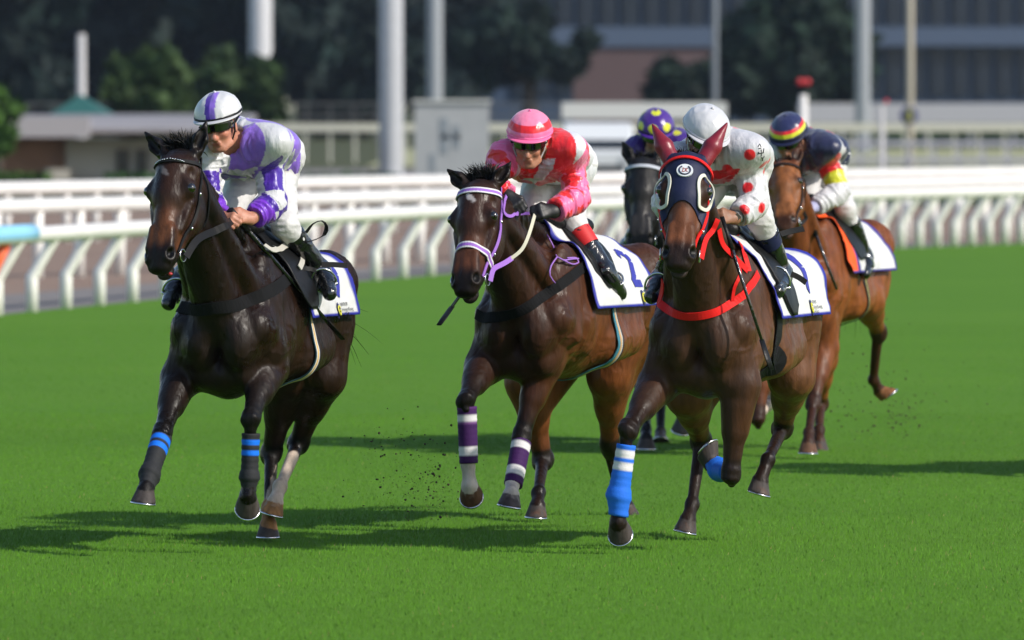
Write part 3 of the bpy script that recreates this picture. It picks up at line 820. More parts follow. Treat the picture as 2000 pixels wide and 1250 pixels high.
    for c in 'LR':
        kn, an, to = J['kn'+c], J['an'+c], J['to'+c]; d = (an-kn).normalized(); t0 = kn+d*sp.get('boot0', .10)
        fd = (to-an).normalized(); Lf = (to-an).length
        sole = d-fd*d.dot(fd); sole.normalize()
        pr = [seg(t0, an, .061, .045, k=.03), seg(an, an.lerp(to,.5)+sole*.012, .048, .042, k=.03), seg(an.lerp(to,.45)+sole*.02, to+fd*.015+sole*.018, .043, .034, k=.02),
              seg(an-fd*.03+sole*.02, an+fd*.02+sole*.03, .034, .034, k=.02),
              ell(t0-d*.10, (.10,.09,.09), (d, d.orthogonal().normalized(), d.cross(d.orthogonal().normalized())), k=.004, sub=True)]
        pv, fc = sdf_mesh(pr, .007); nn = vnormals(pv, fc)
        pv = pv+nn*((1-np.abs(vn(pv, 22, 5))*1.6)*.0035)[:, None]
        bo = obj('boot', pv, fc, M_patent, root); bp[c] = bvh_of(pv, fc)
        so_ = MB(); mid = an.lerp(to,.45)+sole*.052; sdv = fd.cross(sole)
        so_.tube([an-fd*.05+sole*.055, an+fd*.02+sole*.057], [.030,.032], 10, flat=.35); so_.build('heel', M_leather, bo, smooth=False)
        if sp.get('band'):
            pb = [t0+d*.0, t0+d*sp['band'][1]]; m = MB(); m.tube([t0-d*.012, t0+d*.02, t0+d*sp['band'][1]], [.0635,.0640,.0615], 24, caps=False)
            m.build('boot_band', sp['band'][0], bo)
        # stirrup iron
        ms = MB(); cS = an.lerp(to,.62)+sole*.045; u_ = -sole
        ring = [cS+sdv*.058*cos(a)+u_*(.055+.07*sin(a)) for a in np.linspace(-.9, pi+.9, 22)]
        ms.tube(ring, .006, 6); ms.tube([cS-sdv*.05+u_*.004, cS+sdv*.05+u_*.004], [.016,.016], 8, flat=.35)
        st = ms.build('stirrup_iron', M_steel, H.root)
        top = cS+u_*.125
        q = H.T(-.5, .22 if c == 'L' else -.22, 1.38)
        ribbon('stirrup_leather', [top, top.lerp(q,.5)+(.02*H.L if c == 'L' else -.02*H.L), q], .022, M_leather, H.root, nrm=H.L*(1 if c == 'L' else -1), thick=.004)
    r.boots = bp
    # ---- gloves
    if sp.get('glove'):
        for c in 'LR':
            hp_ = hand_prims(hands[c][0], hands[c][1], hands[c][2], hands[c][3], infl=.0022, k=.009)
            w0 = J['wr'+c]; d = (J['el'+c]-w0).normalized(); hp_.append(seg(w0, w0+d*.055, .034, .038, k=.02))
            pv, fc = sdf_mesh(hp_, .005); gl = obj('glove', pv, fc, sp['glove'], root)
            m = MB(); m.tube([w0+d*.022, w0+d*.047], [.0385,.040], 18); m.build('glove_strap', M_leather, gl)
    # ---- helmet with silk cover
    cap = sp['cap']; nu, nv = 96, 44; vs = []; cs = []; fs = []; R0 = np.array([.127,.113,.101])*cap.get('s', 1)
    tilt = cap.get('tilt', .06)
    for i in range(nv+1):
        th = radians(100)*i/nv
        for k in range(nu):
            a = 2*pi*k/nu                                    # a=0 front
            seam = .0022*abs(sin(a*3))**.3*sin(min(th,pi/2)) if True else 0
            puck = .0035*math.sin(a*23+2*sin(5*a))*max(0, (th-1.0))/.7*sin(a*2+1)
            g_ = 1+seam*5+puck*2
            x = R0[0]*sin(th)*cos(a)*g_; y = R0[1]*sin(th)*sin(a)*g_; z = R0[2]*cos(th)*(1 if th < pi/2 else .9)
            vs.append(hm(x-.018+z*-.02, y, z+.053-x*tilt)); cs.append(cap['pat'](a, th))
    for i in range(nv):
        for k in range(nu): fs.append((i*nu+k, (i+1)*nu+k, (i+1)*nu+(k+1)%nu, i*nu+(k+1)%nu))
    arr = np.array(vs); cen = np.array(hm(-.018,0,.053)); dr = arr-cen; dr /= np.linalg.norm(dr, axis=1)[:, None]
    arr = arr+dr*((1-np.abs(vn(arr*[1,1,.4], 22, cap.get('seed', 1)))*1.5)*.0035+vn(arr, 55, 2)*.0012)[:, None]
    hel = obj('helmet', arr, fs, M_capm, root, cols=cs); md = hel.modifiers.new('thickness', 'SOLIDIFY'); md.thickness = .012; md.offset = -1
    m = MB(); m.sphere(hm(-.018-.0025,0,.053+R0[2]+.002), .009, 10, 6); m.build('button', cap.get('mbutton', M_hair if not cap.get('bmat') else cap['bmat']), hel)
    # peak
    vs = []; fs = []; n = 30; rows = 6
    for i in range(rows+1):
        for k in range(n+1):
            a = -1.25+2.5*k/n; ex = .036*(cos(a*1.15)**.8 if cos(a*1.15) > 0 else 0)*i/rows
            x = (R0[0]*.985+ex)*cos(a)-.018; y = (R0[1]*.985+ex*.8)*sin(a); z = .053-.008-(x)*tilt-.006*i/rows-.10*y*y*2*i/rows
            vs.append(hm(x, y, z))
    for i in range(rows):
        for k in range(n): q = i*(n+1)+k; fs.append((q, q+1, q+n+2, q+n+1))
    pk = obj('peak', vs, fs, cap['peakmat'], hel); md = pk.modifiers.new('thickness', 'SOLIDIFY'); md.thickness = .005
    ring = []
    for k in range(49):
        a = 2*pi*k/48; x = (R0[0]*1.012)*cos(a)-.018; y = R0[1]*1.012*sin(a); ring.append(hm(x, y, .053-.002-x*tilt))
    MB().tube(ring, .0065, 6, caps=False).build('band', cap.get('bandmat', M_leather), hel)
    # chin strap, goggles
    for s in (1,-1):
        MB().tube([hm(.02,s*.090,.03), hm(.012,s*.078,-.04), hm(.035,s*.052,-.10), hm(.05,0,-.125)], .0045, 6).build('chin_strap', cap.get('strapmat', M_leather), hel)
    vs = []; fs = []; n = 26; rows = 8
    for i in range(rows+1):
        v = i/rows
        for k in range(n+1):
            u = -1+2*k/n; a = u*1.22; hh = .021*(1-.25*abs(u)**3)*(1-.35*math.exp(-(u/.12)**2)*(1 if v > .5 else 0))
            rr = .098+.008*cos(a*1.2)
            vs.append(hm(rr*cos(a)*1.03-.002, .082*sin(a)*1.05, .004+hh*(1-2*v)))
    for i in range(rows):
        for k in range(n): q = i*(n+1)+k; fs.append((q, q+1, q+n+2, q+n+1))
    go = obj('goggles', vs, fs, M_goggle, root); md = go.modifiers.new('thickness', 'SOLIDIFY'); md.thickness = .006
    MB().tube([hm(.02,s_*.088,.004) if i_ else hm(.05,s_*.082,.004) for s_ in (1,) for i_ in (0,1)]+[hm(-.06,.085,.02)], .008, 6, flat=.4).build('strap', M_leather, go)
    MB().tube([hm(.05,-.082,.004), hm(.02,-.088,.004), hm(-.06,-.085,.02)], .008, 6, flat=.4).build('strap', M_leather, go)
    return r
# ------------------------------------------------------------------ ground
def ground_mat(name, c1, c2, scale, c3=None, bump=.3, stretch=None):
    m = bpy.data.materials.new(name); m.use_nodes = True; nt = m.node_tree; N = nt.nodes; L = nt.links; b = N['Principled BSDF']
    b.inputs['Roughness'].default_value = .95; b.inputs['Specular IOR Level'].default_value = .12
    tc = N.new('ShaderNodeTexCoord'); mp = N.new('ShaderNodeMapping'); L.new(tc.outputs['Object'], mp.inputs[0])
    if stretch: mp.inputs['Scale'].default_value = stretch
    n1 = N.new('ShaderNodeTexNoise'); n1.inputs['Scale'].default_value = scale; n1.inputs['Detail'].default_value = 6; L.new(mp.outputs[0], n1.inputs[0])
    n2 = N.new('ShaderNodeTexNoise'); n2.inputs['Scale'].default_value = scale*40; n2.inputs['Detail'].default_value = 4; L.new(mp.outputs[0], n2.inputs[0])
    ad = N.new('ShaderNodeMath'); ad.operation = 'ADD'; L.new(n1.outputs[0], ad.inputs[0]); L.new(n2.outputs[0], ad.inputs[1])
    mr = N.new('ShaderNodeMapRange'); mr.inputs[1].default_value = .7; mr.inputs[2].default_value = 1.3; L.new(ad.outputs[0], mr.inputs[0])
    mx = N.new('ShaderNodeMix'); mx.data_type = 'RGBA'; L.new(mr.outputs[0], mx.inputs[0]); mx.inputs[6].default_value = (*c1, 1); mx.inputs[7].default_value = (*c2, 1)
    L.new(mx.outputs[2], b.inputs['Base Color'])
    bp = N.new('ShaderNodeBump'); bp.inputs['Strength'].default_value = bump; bp.inputs['Distance'].default_value = .03; L.new(n2.outputs[0], bp.inputs['Height']); L.new(bp.outputs[0], b.inputs['Normal'])
    return m
M_turf = ground_mat('turf_green', (.070,.178,.010), (.090,.206,.013), .3)
M_dirt = ground_mat('dirt_brown', (.22,.15,.115), (.28,.205,.165), .35)
M_path = ground_mat('path_grey', (.18,.165,.16), (.22,.205,.20), .5)
M_field = ground_mat('field_green', (.055,.065,.032), (.09,.095,.05), .1)
M_dry = ground_mat('dry_grass', (.30,.31,.16), (.36,.35,.22), .1)
# fence curve on the ground
FX = np.array([-400, 0, 65, 130, 200, 268, 693, 798, 870, 1240, 1700, 2000, 2300.]); FY = np.array([655, 613, 608, 603, 597, 592, 551, 542, 536, 511, 487.5, 476, 466.])
fpoly = np.polyfit(FX, FY, 4); fyA = lambda x: float(np.polyval(fpoly, x))
fB = np.polyfit([-300, 0, 690, 1200, 2000, 2300], [560, 545, 519, 494, 462, 452], 3); fyB = lambda x: float(np.polyval(fB, x))
fC = np.polyfit([-300, 0, 690, 2000, 2300], [488, 478, 458, 425, 418], 2); fyC = lambda x: float(np.polyval(fC, x))
def strip(name, x0s, m, z, kind='structure', n=40):
    """ground sheet between two edge curves given as lists of ground points"""
    a, b = x0s; vs = [tuple(p)[:2]+(z,) for p in a]+[tuple(p)[:2]+(z,) for p in b]; k = len(a)
    o = obj(name, vs, [(i, i+1, k+i+1, k+i) for i in range(k-1)], m, smooth=False); tag(o, kind=kind); return o
g0 = obj('ground', [(-600,-30,-.012),(600,-30,-.012),(600,2600,-.012),(-600,2600,-.012)], [(0,1,2,3)], M_field); tag(g0, kind='structure')
XS = np.linspace(-1200, 3200, 60)
edgeA = [gnd(x, np.interp(x, [-1200,-400,2300,3200], [740, fyA(-400)-1, fyA(2300)-1, 440]) if (x < -400 or x > 2300) else fyA(x)-1) for x in XS]
strip('turf', ([V(p.x*1.0-30*0, -25, 0) if 0 else V(-60+120*i/59, -25, 0) for i, p in enumerate(edgeA)], edgeA), M_turf, 0)
edgeP = [p+V(0, 9.5 if p.y < 140 else 4, 0)*np.interp(p.x, [-6, 3, 12], [1.35, .55, .3]) for p in edgeA]
strip('service_path', (edgeA, edgeP), M_path, -.004)
edgeD = [V(p.x*1.35, 192, 0) for p in edgeA]
strip('dirt_track', (edgeP, edgeD), M_dirt, -.008)
strip('infield_road', ([V(-70,262,0),V(90,262,0)], [V(-80,300,0),V(100,300,0)]), M_path, .0)
strip('dry_infield', ([V(-5,311,0),V(110,311,0)], [V(-5,430,0),V(140,430,0)]), M_dry, .0)

# grass blades
def blades():
    rnd = np.random.RandomState(5); out = []
    for (d0, d1, n, hgt, wd) in ((36, 50, 190000, .016, .0023), (50, 64, 120000, .013, .0030), (64, 90, 60000, .008, .006)):
        D = d0+(d1-d0)*rnd.rand(n); x = (rnd.rand(n)*2-1)*D*(1000/FPX)*1.25
        ok = D < np.interp(x, [p.x for p in edgeA[5:]], [p.y for p in edgeA[5:]])-.1
        D, x = D[ok], x[ok]; n = len(D)
        pt = vn(np.stack([x, D, 0*x], 1), 1.3, 4)
        hh = hgt*(.55+.75*rnd.rand(n))*(1+.2*pt); a = radians(33)+rnd.randn(n)*.45; ww = wd*(.6+.8*rnd.rand(n))
        lx = rnd.randn(n)*.35*hh; ly = rnd.randn(n)*.35*hh
        p0 = np.stack([x-np.cos(a)*ww, D-np.sin(a)*ww, np.zeros(n)-.002], 1); p1 = np.stack([x+np.cos(a)*ww, D+np.sin(a)*ww, np.zeros(n)-.002], 1)
        p2 = np.stack([x+lx, D+ly, hh], 1); v = np.stack([p0, p1, p2], 1).reshape(-1, 3)
        cc = np.array([.079,.212,.010])[None]*(1+.12*rnd.randn(n)[:, None])*(1+.09*pt[:, None]+.15*vn(np.stack([x*.35, D*.22, 0*x], 1), 1.0, 9)[:, None]); dry = rnd.rand(n) < .003+.006*np.clip(pt, 0, 1); cc[dry] = (.26,.24,.08)
        cc = np.clip(cc, .005, .6); out.append((v, np.repeat(cc, 3, 0)))
    v = np.concatenate([o[0] for o in out]); c = np.concatenate([o[1] for o in out])
    f = np.arange(len(v)).reshape(-1, 3)
    m = bpy.data.materials.new('grass_blade'); m.use_nodes = True; nt = m.node_tree; N = nt.nodes; b = N['Principled BSDF']; b.inputs['Roughness'].default_value = .6; b.inputs['Specular IOR Level'].default_value = .25
    at_ = N.new('ShaderNodeAttribute'); at_.attribute_name = 'Col'; nt.links.new(at_.outputs[0], b.inputs[0])
    tr = N.new('ShaderNodeBsdfTranslucent'); nt.links.new(at_.outputs[0], tr.inputs[0]); ms = N.new('ShaderNodeMixShader'); ms.inputs[0].default_value = .08
    nt.links.new(b.outputs[0], ms.inputs[1]); nt.links.new(tr.outputs[0], ms.inputs[2]); nt.links.new(ms.outputs[0], N['Material Output'].inputs[0])
    o = obj('grass', v, f, m, smooth=True, cols=c); nn_ = np.repeat(np.random.RandomState(2).randn(len(f), 3)*.16+[0,-.12,1], 3, 0); nn_ /= np.linalg.norm(nn_, axis=1)[:, None]; o.data.normals_split_custom_set_from_vertices(nn_.astype(np.float32)); tag(o, kind='stuff')
blades()

# ------------------------------------------------------------------ running rails
M_rail = mat('rail_white', (.70,.68,.66), rough=.45, var=.06, varscale=2)
M_railc = mat('post_cream', (.80,.78,.75), rough=.5, var=.08, varscale=3)
def rail_fence(name, label, fy, xa, xb, spacing, zr, rr, goose, group=None, posts=True, zflat=1.0, start=0, pr=.045, step=.6):
    root = None; pts = []
    xs = np.linspace(xa, xb, 90); G = [gnd(x, fy(x)) for x in xs]
    O = G[len(G)//2]; root = empty(name, (O.x, O.y, 0), label, 'fence', group)
    off = V(.24, 0, 0) if goose else V(0,0,0)
    m = MB(); m.tube([g+V(0,0,zr)+off for g in G], rr, 12, flat=zflat); rail = m.build('rail', M_rail, root)
    x = xa+start; n = 0
    while x < xb and n < 100:
        g = gnd(x, fy(x)); m = MB()
        if goose: m.tube([g, g+V(0,0,.33), g+V(0,0,.36), g+V(.018,0,.39), g+V(.035,0,.42), g+off+V(-.03,0,zr-.10), g+off+V(-.005,0,zr-.06), g+off+V(0,0,zr-.02)], [pr*1.15, pr*1.15, pr*1.12, pr*1.05, pr, pr, pr, pr], 10)
        else: m.tube([g, g+V(0,0,zr)], pr, 8)
        m.build('post', M_railc, root)
        x += spacing(x); n += 1
    return root, G, off
rA, GA, offA = rail_fence('running_rail', 'white rail on bent gooseneck posts at the edge of the turf', fyA, -140, 2180, lambda x: 68-37*min(max(x,0),2000)/2000 if x < 2000 else 31, .82, .084, True, start=66, pr=.058)
# coloured marker on the rail and post at the left
m = MB(); P_ = [g+V(0,0,.84)+offA for g in GA if -7.2 < g.x < -5.14]; m.tube(P_, .096, 14); m.build('rail_sleeve', mat('sleeve_blue', lin(140,200,235), rough=.45), rA)['label'] = 'light blue padded stretch of rail'
g = gnd(-24, fyA(-24)); m = MB(); m.tube([g, g+V(0,0,.34), g+V(.03,0,.42), g+offA+V(-.03,0,.80)], .062, 9)
m.build('post', mat('post_orange', lin(235,95,35), rough=.45), rA)['label'] = 'orange gooseneck post'
rail_fence('dirt_track_rail', 'white rail on straight upright posts directly behind the turf rail', fyB, -140, 2180, lambda x: 82-35*min(max(x,0),2000)/2000, .90, .098, False, start=50, pr=.07)
rail_fence('far_track_rail', 'farthest and highest placed of the three white rails beside the track', fyC, -160, 2200, lambda x: 58, .86, .11, False, pr=.06, zflat=1.0)
# far rails of the infield
def beam_fence(name, label, D, x0, x1, z, th, m, n=12, zs=None, pr=.05):
    a = at(x0, 300, D); b = at(x1, 300, D); root = empty(name, ((a.x+b.x)/2, D, 0), label, 'fence')
    for zz in (zs or [z]):
        mm = MB(); mm.box((a.x, D-.04, zz-th/2), (b.x, D+.04, zz+th/2)); mm.build('rail', m, root, smooth=False)
    for i in range(n+1):
        x = a.x+(b.x-a.x)*i/n; mm = MB(); mm.box((x-pr, D+.045, -.01), (x+pr, D+.12, max(zs or [z])+th/2)); mm.build('post', m, root, smooth=False)
M_cream = mat('rail_cream', (.50,.49,.42), rough=.6); M_dkr = mat('rail_dark', (.10,.10,.10), rough=.6); M_grr = mat('rail_grey', (.36,.36,.40), rough=.6)
beam_fence('infield_rail', 'cream rail far back behind the purple capped and pink jockeys', 330, 450, 2400, 1.28, .30, M_cream, 40)
beam_fence('infield_fence', 'low pale rails over the far dry grass on the right', 300, 1250, 2400, .6, .16, M_grr, 24, zs=[.28,.85])
beam_fence('dark_railing', 'dark railing in front of the trees, behind the heads', 480, -300, 2400, 1.5, .10, M_dkr, 60, zs=[.9,1.5,2.1])
beam_fence('grey_barrier', 'grey barrier boards far back on the right', 420, 1560, 2400, 1.7, .9, M_grr, 10)

# ------------------------------------------------------------------ masts and markers
M_mast = mat('mast_grey', (.42,.43,.46), rough=.5, var=.05); M_mastw = mat('mast_white', (.50,.50,.53), rough=.5); M_mastd = mat('mast_dark', (.16,.18,.21), rough=.5); M_beige = mat('mast_beige', (.40,.36,.28), rough=.5)
def mast(name, label, px, wpx, D, m, ztop=40, group='floodlight masts and poles', z0=0, cat='pole'):
    p = at(px, 300, D); r = wpx/2*D/FPX; root = empty(name, (p.x, D, 0), label, cat, group)
    mm = MB(); mm.tube([V(p.x,D,z0), V(p.x,D,.25), V(p.x,D,ztop)], [r,r,r*.9], 18); mm.build('shaft', m, root)
    mm = MB(); mm.tube([V(p.x,D,-.01), V(p.x,D,.12)], r*1.5, 18); mm.build('base', m, root, smooth=False)
    return root, p
mast('floodlight_mast', 'thickest pale grey mast, between the violet and pink jockeys', 764, 47, 262, M_mast)
mast('floodlight_mast', 'white mast rising above the violet and white jockey', 509, 45, 400, M_mastw)
mast('floodlight_mast', 'slimmer grey mast just right of the thickest one', 849, 31, 420, M_mastd.copy() if 0 else mat('mast_mid', (.26,.28,.31), rough=.5))
mast('floodlight_mast', 'grey mast right of the navy jockey, in front of the big tree', 1685, 30, 400, mat('mast_mid', (.26,.28,.31)))
mast('floodlight_mast', 'faint dark thin mast above the white spotted jockey', 1396, 12, 440, M_mastd)
r_, p_ = mast('sign_pole', 'thin beige pole with a round blue sign, far right', 1777, 15, 310, M_beige)
mm = MB(); c_ = at(1775, 226, 309.6); mm.tube([c_+V(0,.05,0), c_-V(0,.03,0)], .30, 24); sg = mm.build('round_sign', mat('sign_blue', lin(45,52,110), rough=.5), r_, smooth=False)
mm = MB(); mm.tube([c_-V(0,.04,.16), c_-V(0,.05,-.16)], .1, 6, flat=1); mm.add([c_+V(-.12,-.045,-.2), c_+V(.12,-.045,-.2), c_+V(.06,-.045,.22), c_+V(-.08,-.045,.2)], [(0,1,2,3)]); mm.build('sign_mark', mat('sign_yellow', lin(150,150,60), rough=.5), sg, smooth=False)
r_, p_ = mast('thin_pole', 'short pale pole standing over the low building at the left', 159, 18, 300, M_mastw.copy() if 0 else mat('pole_pale', (.45,.44,.44), rough=.5), ztop=at(159,66,300).z)
r_, p_ = mast('marker_post', 'white post with a red double disc on top, above the navy jockey', 1569, 18, 200, M_rail, ztop=at(1569,185,200).z, group='course marker posts')
for dx in (-6, 7):
    c_ = at(1569+dx, 160, 200); mm = MB(); mm.tube([c_-V(0,.04,0), c_+V(0,.04,0)], .08, 18); mm.build('red_disc', mat('marker_red', (.55,.02,.03), rough=.4), r_)
r_, p_ = mast('marker_post', 'white post with a small red tip, right of the navy jockey', 1722, 10, 190, mat('pole_pale', (.45,.44,.44), rough=.5), ztop=at(1722,205,190).z, group='course marker posts')
mm = MB(); c_ = at(1731, 198, 190); mm.sphere(c_, .05); mm.build('red_tip', mat('marker_red', (.55,.02,.03)), r_)

# ------------------------------------------------------------------ buildings
M_wall = mat('wall_cream', (.44,.41,.36), rough=.8, var=.08, varscale=1); M_brick = mat('wall_brick', (.36,.20,.13), rough=.85, var=.2, varscale=1.5)
M_roof = mat('roof_grey', (.30,.27,.27), rough=.6, var=.1, varscale=.6); M_win = mat('window_dark', (.02,.025,.03), rough=.15, spec=.6); M_trim = mat('trim_brown', (.16,.085,.055), rough=.7)
def bbox(root, name, x0, x1, y0, y1, D, dep, m, z=None, par=None, rough=None):
    a = at(x0, y1, D); b = at(x1, y0, D); z0 = a.z if z is None else z
    mm = MB(); mm.box((a.x, D, z0), (b.x, D+dep, b.z)); return mm.build(name, m, par or root, smooth=False)
D = 258; p = at(150, 345, D); rt = empty('low_building', (p.x, D, 0), 'low long building with a grey overhanging roof behind the rails at the left', 'building')
bbox(rt, 'wall', -300, 128, 266, 345, D+1.2, 6, M_brick, z=-.01); w_ = bbox(rt, 'wall', 128.5, 330, 272, 345, D+.9, 6.3, M_wall, z=-.01); bbox(rt, 'wall', 330.5, 455, 266, 345, D+1.2, 6, M_brick, z=-.01)
bbox(rt, 'fascia', -300, 470, 252, 266, D+.1, 8, M_trim)
mm = MB(); a = at(-300, 252, D-.8); b = at(480, 228, D-.8); mm.add([V(a.x,D-.8,a.z), V(b.x,D-.8,a.z), V(b.x,D+10,b.z+.06), V(a.x,D+10,b.z+.06), V(a.x,D-.8,a.z-.1), V(b.x,D-.8,a.z-.1), V(b.x,D+10,b.z-.1), V(a.x,D+10,b.z-.1)], [(0,1,2,3),(4,7,6,5),(0,4,5,1),(1,5,6,2),(2,6,7,3),(3,7,4,0)]); mm.build('roof', M_roof, rt, smooth=False)
bbox(rt, 'roof_block', 0, 175, 228, 268, D-1.6, .7, mat('roof_light', (.38,.35,.36), rough=.6), z=None)
for x0, x1 in ((228,252),(267,288)):
    f_ = bbox(rt, 'window', x0-1, x1+1, 291, 346, D+.86, .03, M_trim); bbox(rt, 'pane', x0, x1, 294, 344, D+.82, .035, M_win, par=f_)
bbox(rt, 'step', 85, 135, 330, 350, D-.3, 1.1, M_wall, z=-.01)
# green tent roof behind it
p = at(150, 225, 285); rt = empty('green_tent', (p.x, 285, 0), 'teal green tent roof behind the low building', 'tent')
mm = MB(); a, b, t = at(92, 226, 285), at(212, 226, 285), at(158, 184, 288); 
mm.add([V(a.x,285,a.z), V(b.x,285,b.z), V(b.x,291,b.z), V(a.x,291,a.z), V(t.x,288,t.z)], [(0,1,4),(1,2,4),(2,3,4),(3,0,4),(3,2,1,0)]); mm.build('canopy', mat('tent_green', (.015,.10,.08), rough=.6), rt, smooth=False)
for xx in (a.x+.1, b.x-.1):
    for yy in (285.1, 290.9): m2 = MB(); m2.tube([V(xx,yy,-.01), V(xx,yy,a.z)], .04, 6); m2.build('leg', M_mastd, rt)
# pale cabin
D = 240; p = at(882, 345, D); rt = empty('pale_cabin', (p.x, D, 0), 'pale grey cabin behind the rails, left of the pink jockey', 'cabin')
M_cab = mat('cabin_grey', (.38,.39,.40), rough=.6, var=.06, varscale=2); bbox(rt, 'wall', 810, 955, 200, 345, D, 2, M_cab, z=-.01); bbox(rt, 'roof', 806, 959, 195, 200.5, D-.08, 2.2, mat('cabin_roof', (.6,.6,.58)))
for b_ in ((860,875,230,300),(885,898,245,290),(862,900,262,272),(840,850,300,335)): bbox(rt, 'panel', *b_, D-.02, .03, mat('panel_grey', (.24,.27,.30), rough=.5))
# long low white structure and van
D = 262; p = at(1200, 240, D); rt = empty('white_canopy', (p.x, D, 0), 'long low white canopy behind the white van', 'canopy')
bbox(rt, 'roof', 1098, 1420, 200, 232, D, 3, mat('canopy_white', (.62,.62,.60), rough=.7)); 
for x_ in (1104, 1180, 1260, 1340, 1414): bbox(rt, 'leg', x_-2, x_+2, 233, 340, D+.2, .1, M_mastd, z=-.01)
D = 228; p = at(1160, 370, D); rt = empty('white_van', (p.x, D, 0), 'white van parked far back behind the pink jockey, facing the camera', 'van')
M_van = mat('van_white', (.66,.68,.70), rough=.25, coat=.5)
a = at(1096, 370, D); b = at(1240, 240, D); w2 = b.x-a.x; zt = b.z
prof = [(0,.28),(0,.95),(.12,1.02),(.62,zt-.10),(.8,zt),(4.2,zt),(4.3,zt-.2),(4.3,.28)]
mm = MB(); k = len(prof); mm.add([V(a.x+.06*(z>1.1), D+y, z) for y, z in prof]+[V(b.x-.06*(z>1.1), D+y, z) for y, z in prof], [tuple(range(k)), tuple(range(k, 2*k))[::-1]]+[(i, k+i, k+(i+1)%k, (i+1)%k) for i in range(k)]); vb = mm.build('body', M_van, rt, smooth=False)
md = vb.modifiers.new('bevel', 'BEVEL'); md.width = .06; md.segments = 3
sl_ = (zt-.10-1.02)/.5
def wsq(u0, u1, v0, v1, nm, m): 
    q = []
    for u, v in ((u0,v0),(u1,v0),(u1,v1),(u0,v1)): q.append(V(a.x+w2*u, D+.12+.5*v-.03, 1.02+(zt-.10-1.02)*v+.0))
    mm = MB(); mm.add(q, [(0,1,2,3)]); return mm.build(nm, m, rt, smooth=False)
wsq(.10, .90, .0, .42, 'windscreen', M_win)
mm = MB(); mm.box((a.x+w2*.15, D-.02, .45), (a.x+w2*.85, D+.01, .62)); mm.build('grille', M_win, rt, smooth=False)
for u in (.03,.80):
    mm = MB(); mm.box((a.x+w2*u, D-.03, .66), (a.x+w2*(u+.17), D+.01, .84)); mm.build('headlight', mat('lamp_glass', (.5,.52,.55), rough=.1), rt, smooth=False)
for xx in (a.x+.12, b.x-.12):
    for yy in (.8, 3.5): mm = MB(); mm.tube([V(xx-.1,D+yy,.3), V(xx+.1,D+yy,.3)], .31, 20); mm.build('wheel', M_win, rt)
for s_, xx in ((-1,a.x),(1,b.x)):
    mm = MB(); mm.box((xx-.12, D+.45, 1.05), (xx+.12, D+.55, 1.28)); mm.build('mirror', M_win, rt, smooth=False)
# large dark office building behind the trees on the right, brown wall before it
M_off = mat('office_wall', (.035,.06,.11), rough=.6, var=.1, varscale=.05); M_offs = mat('office_slab', (.07,.10,.16), rough=.6); M_glass = mat('office_glass', (.012,.018,.028), rough=.2, spec=.5)
D = 640; p = at(1500, 200, D); rt = empty('office_building', (p.x, D, 0), 'large blue grey office block with rows of tall windows behind the trees', 'building')
bbox(rt, 'wall', 860, 2500, -700, 196, D, 40, M_off, z=-.01)
for y0, y1 in ((52,90),(-120,-88)): bbox(rt, 'slab', 850, 2510, y0, y1, D-1.2, 1.19, M_offs)
x = 1000
while x < 2300:
    for y0, y1 in ((-86,50),(95,188)):
        f_ = bbox(rt, 'window', x, x+31, y0, y1, D-.25, .24, M_glass) ; bbox(rt, 'mullion', x+14.5, x+16.5, y0, y1, D-.4, .14, M_offs, par=f_)
    x += 43
D = 560; p = at(1250, 190, D); rt = empty('brown_wall', (p.x, D, 0), 'plain brownish pink wall between the two dark trees', 'wall')
bbox(rt, 'wall', 1120, 1420, 92, 200, D, 6, mat('wall_pink', (.11,.07,.072), rough=.8, var=.1), z=-.01); bbox(rt, 'coping', 1118, 1422, 86, 91.5, D-.2, 6.4, M_offs)

# ------------------------------------------------------------------ trees
def tree(label, px, D, w, z0, ztop, col, seed, group='trees behind the course', dens=1.0, name='leafy_tree', trunk=True, leaf=None):
    rnd = np.random.RandomState(seed); c = at(px, 300, D); wd = w*D/FPX/2; root = empty(name, (c.x, D, 0), label, 'tree', group)
    cz = (z0+ztop)/2; rz = (ztop-z0)/2
    nC = 34; cl = []
    for i in range(nC):
        d = rnd.randn(3); d /= np.linalg.norm(d); r = rnd.rand()**.45*.82; cl.append((d*r*[wd, wd*.8, rz]+[c.x, D, cz], (.18+.2*rnd.rand())*min(wd, rz*1.3)))
    n = int(5200*dens); L = leaf or D*.0011
    idx = rnd.randint(0, nC, n); P = np.array([cl[i][0] for i in idx]); R_ = np.array([cl[i][1] for i in idx])
    d = rnd.randn(n, 3); d /= np.linalg.norm(d, axis=1)[:, None]; P = P+d*(R_*(.55+.5*rnd.rand(n)))[:, None]
    a = rnd.randn(n, 3); a /= np.linalg.norm(a, axis=1)[:, None]; b = np.cross(a, d); b /= np.linalg.norm(b, axis=1)[:, None]+1e-6
    s = (L*(.6+.9*rnd.rand(n)))[:, None]
    v = np.stack([P-a*s, P+b*s*.6, P+a*s, P-b*s*.6], 1).reshape(-1, 3); f = np.arange(4*n).reshape(-1, 4)
    t = rnd.rand(nC)[idx]; cc = np.array(col)[None]*(.65+.7*t)[:, None]*(1+.2*rnd.randn(n))[:, None]; cc = np.repeat(np.clip(cc, .002, 1), 4, 0)
    obj('crown', v, f, mat('foliage', attr=True, rough=.7, spec=.2), root, smooth=False, cols=cc)
    m = MB(); tr = wd*.07+.1; m.tube([V(c.x,D,-.02), V(c.x+.1,D,z0*.6+.3), V(c.x,D,cz)], [tr*1.4, tr, tr*.5], 9)
    for i in range(6):
        q = Vector(cl[i][0]); m.tube([V(c.x,D,z0*.7+.4+.12*i*rz*.5), q.lerp(V(c.x,D,cz),.4), q], [tr*.5, tr*.35, tr*.15], 6)
    m.build('trunk', mat('bark', (.06,.045,.035), rough=.9), root)
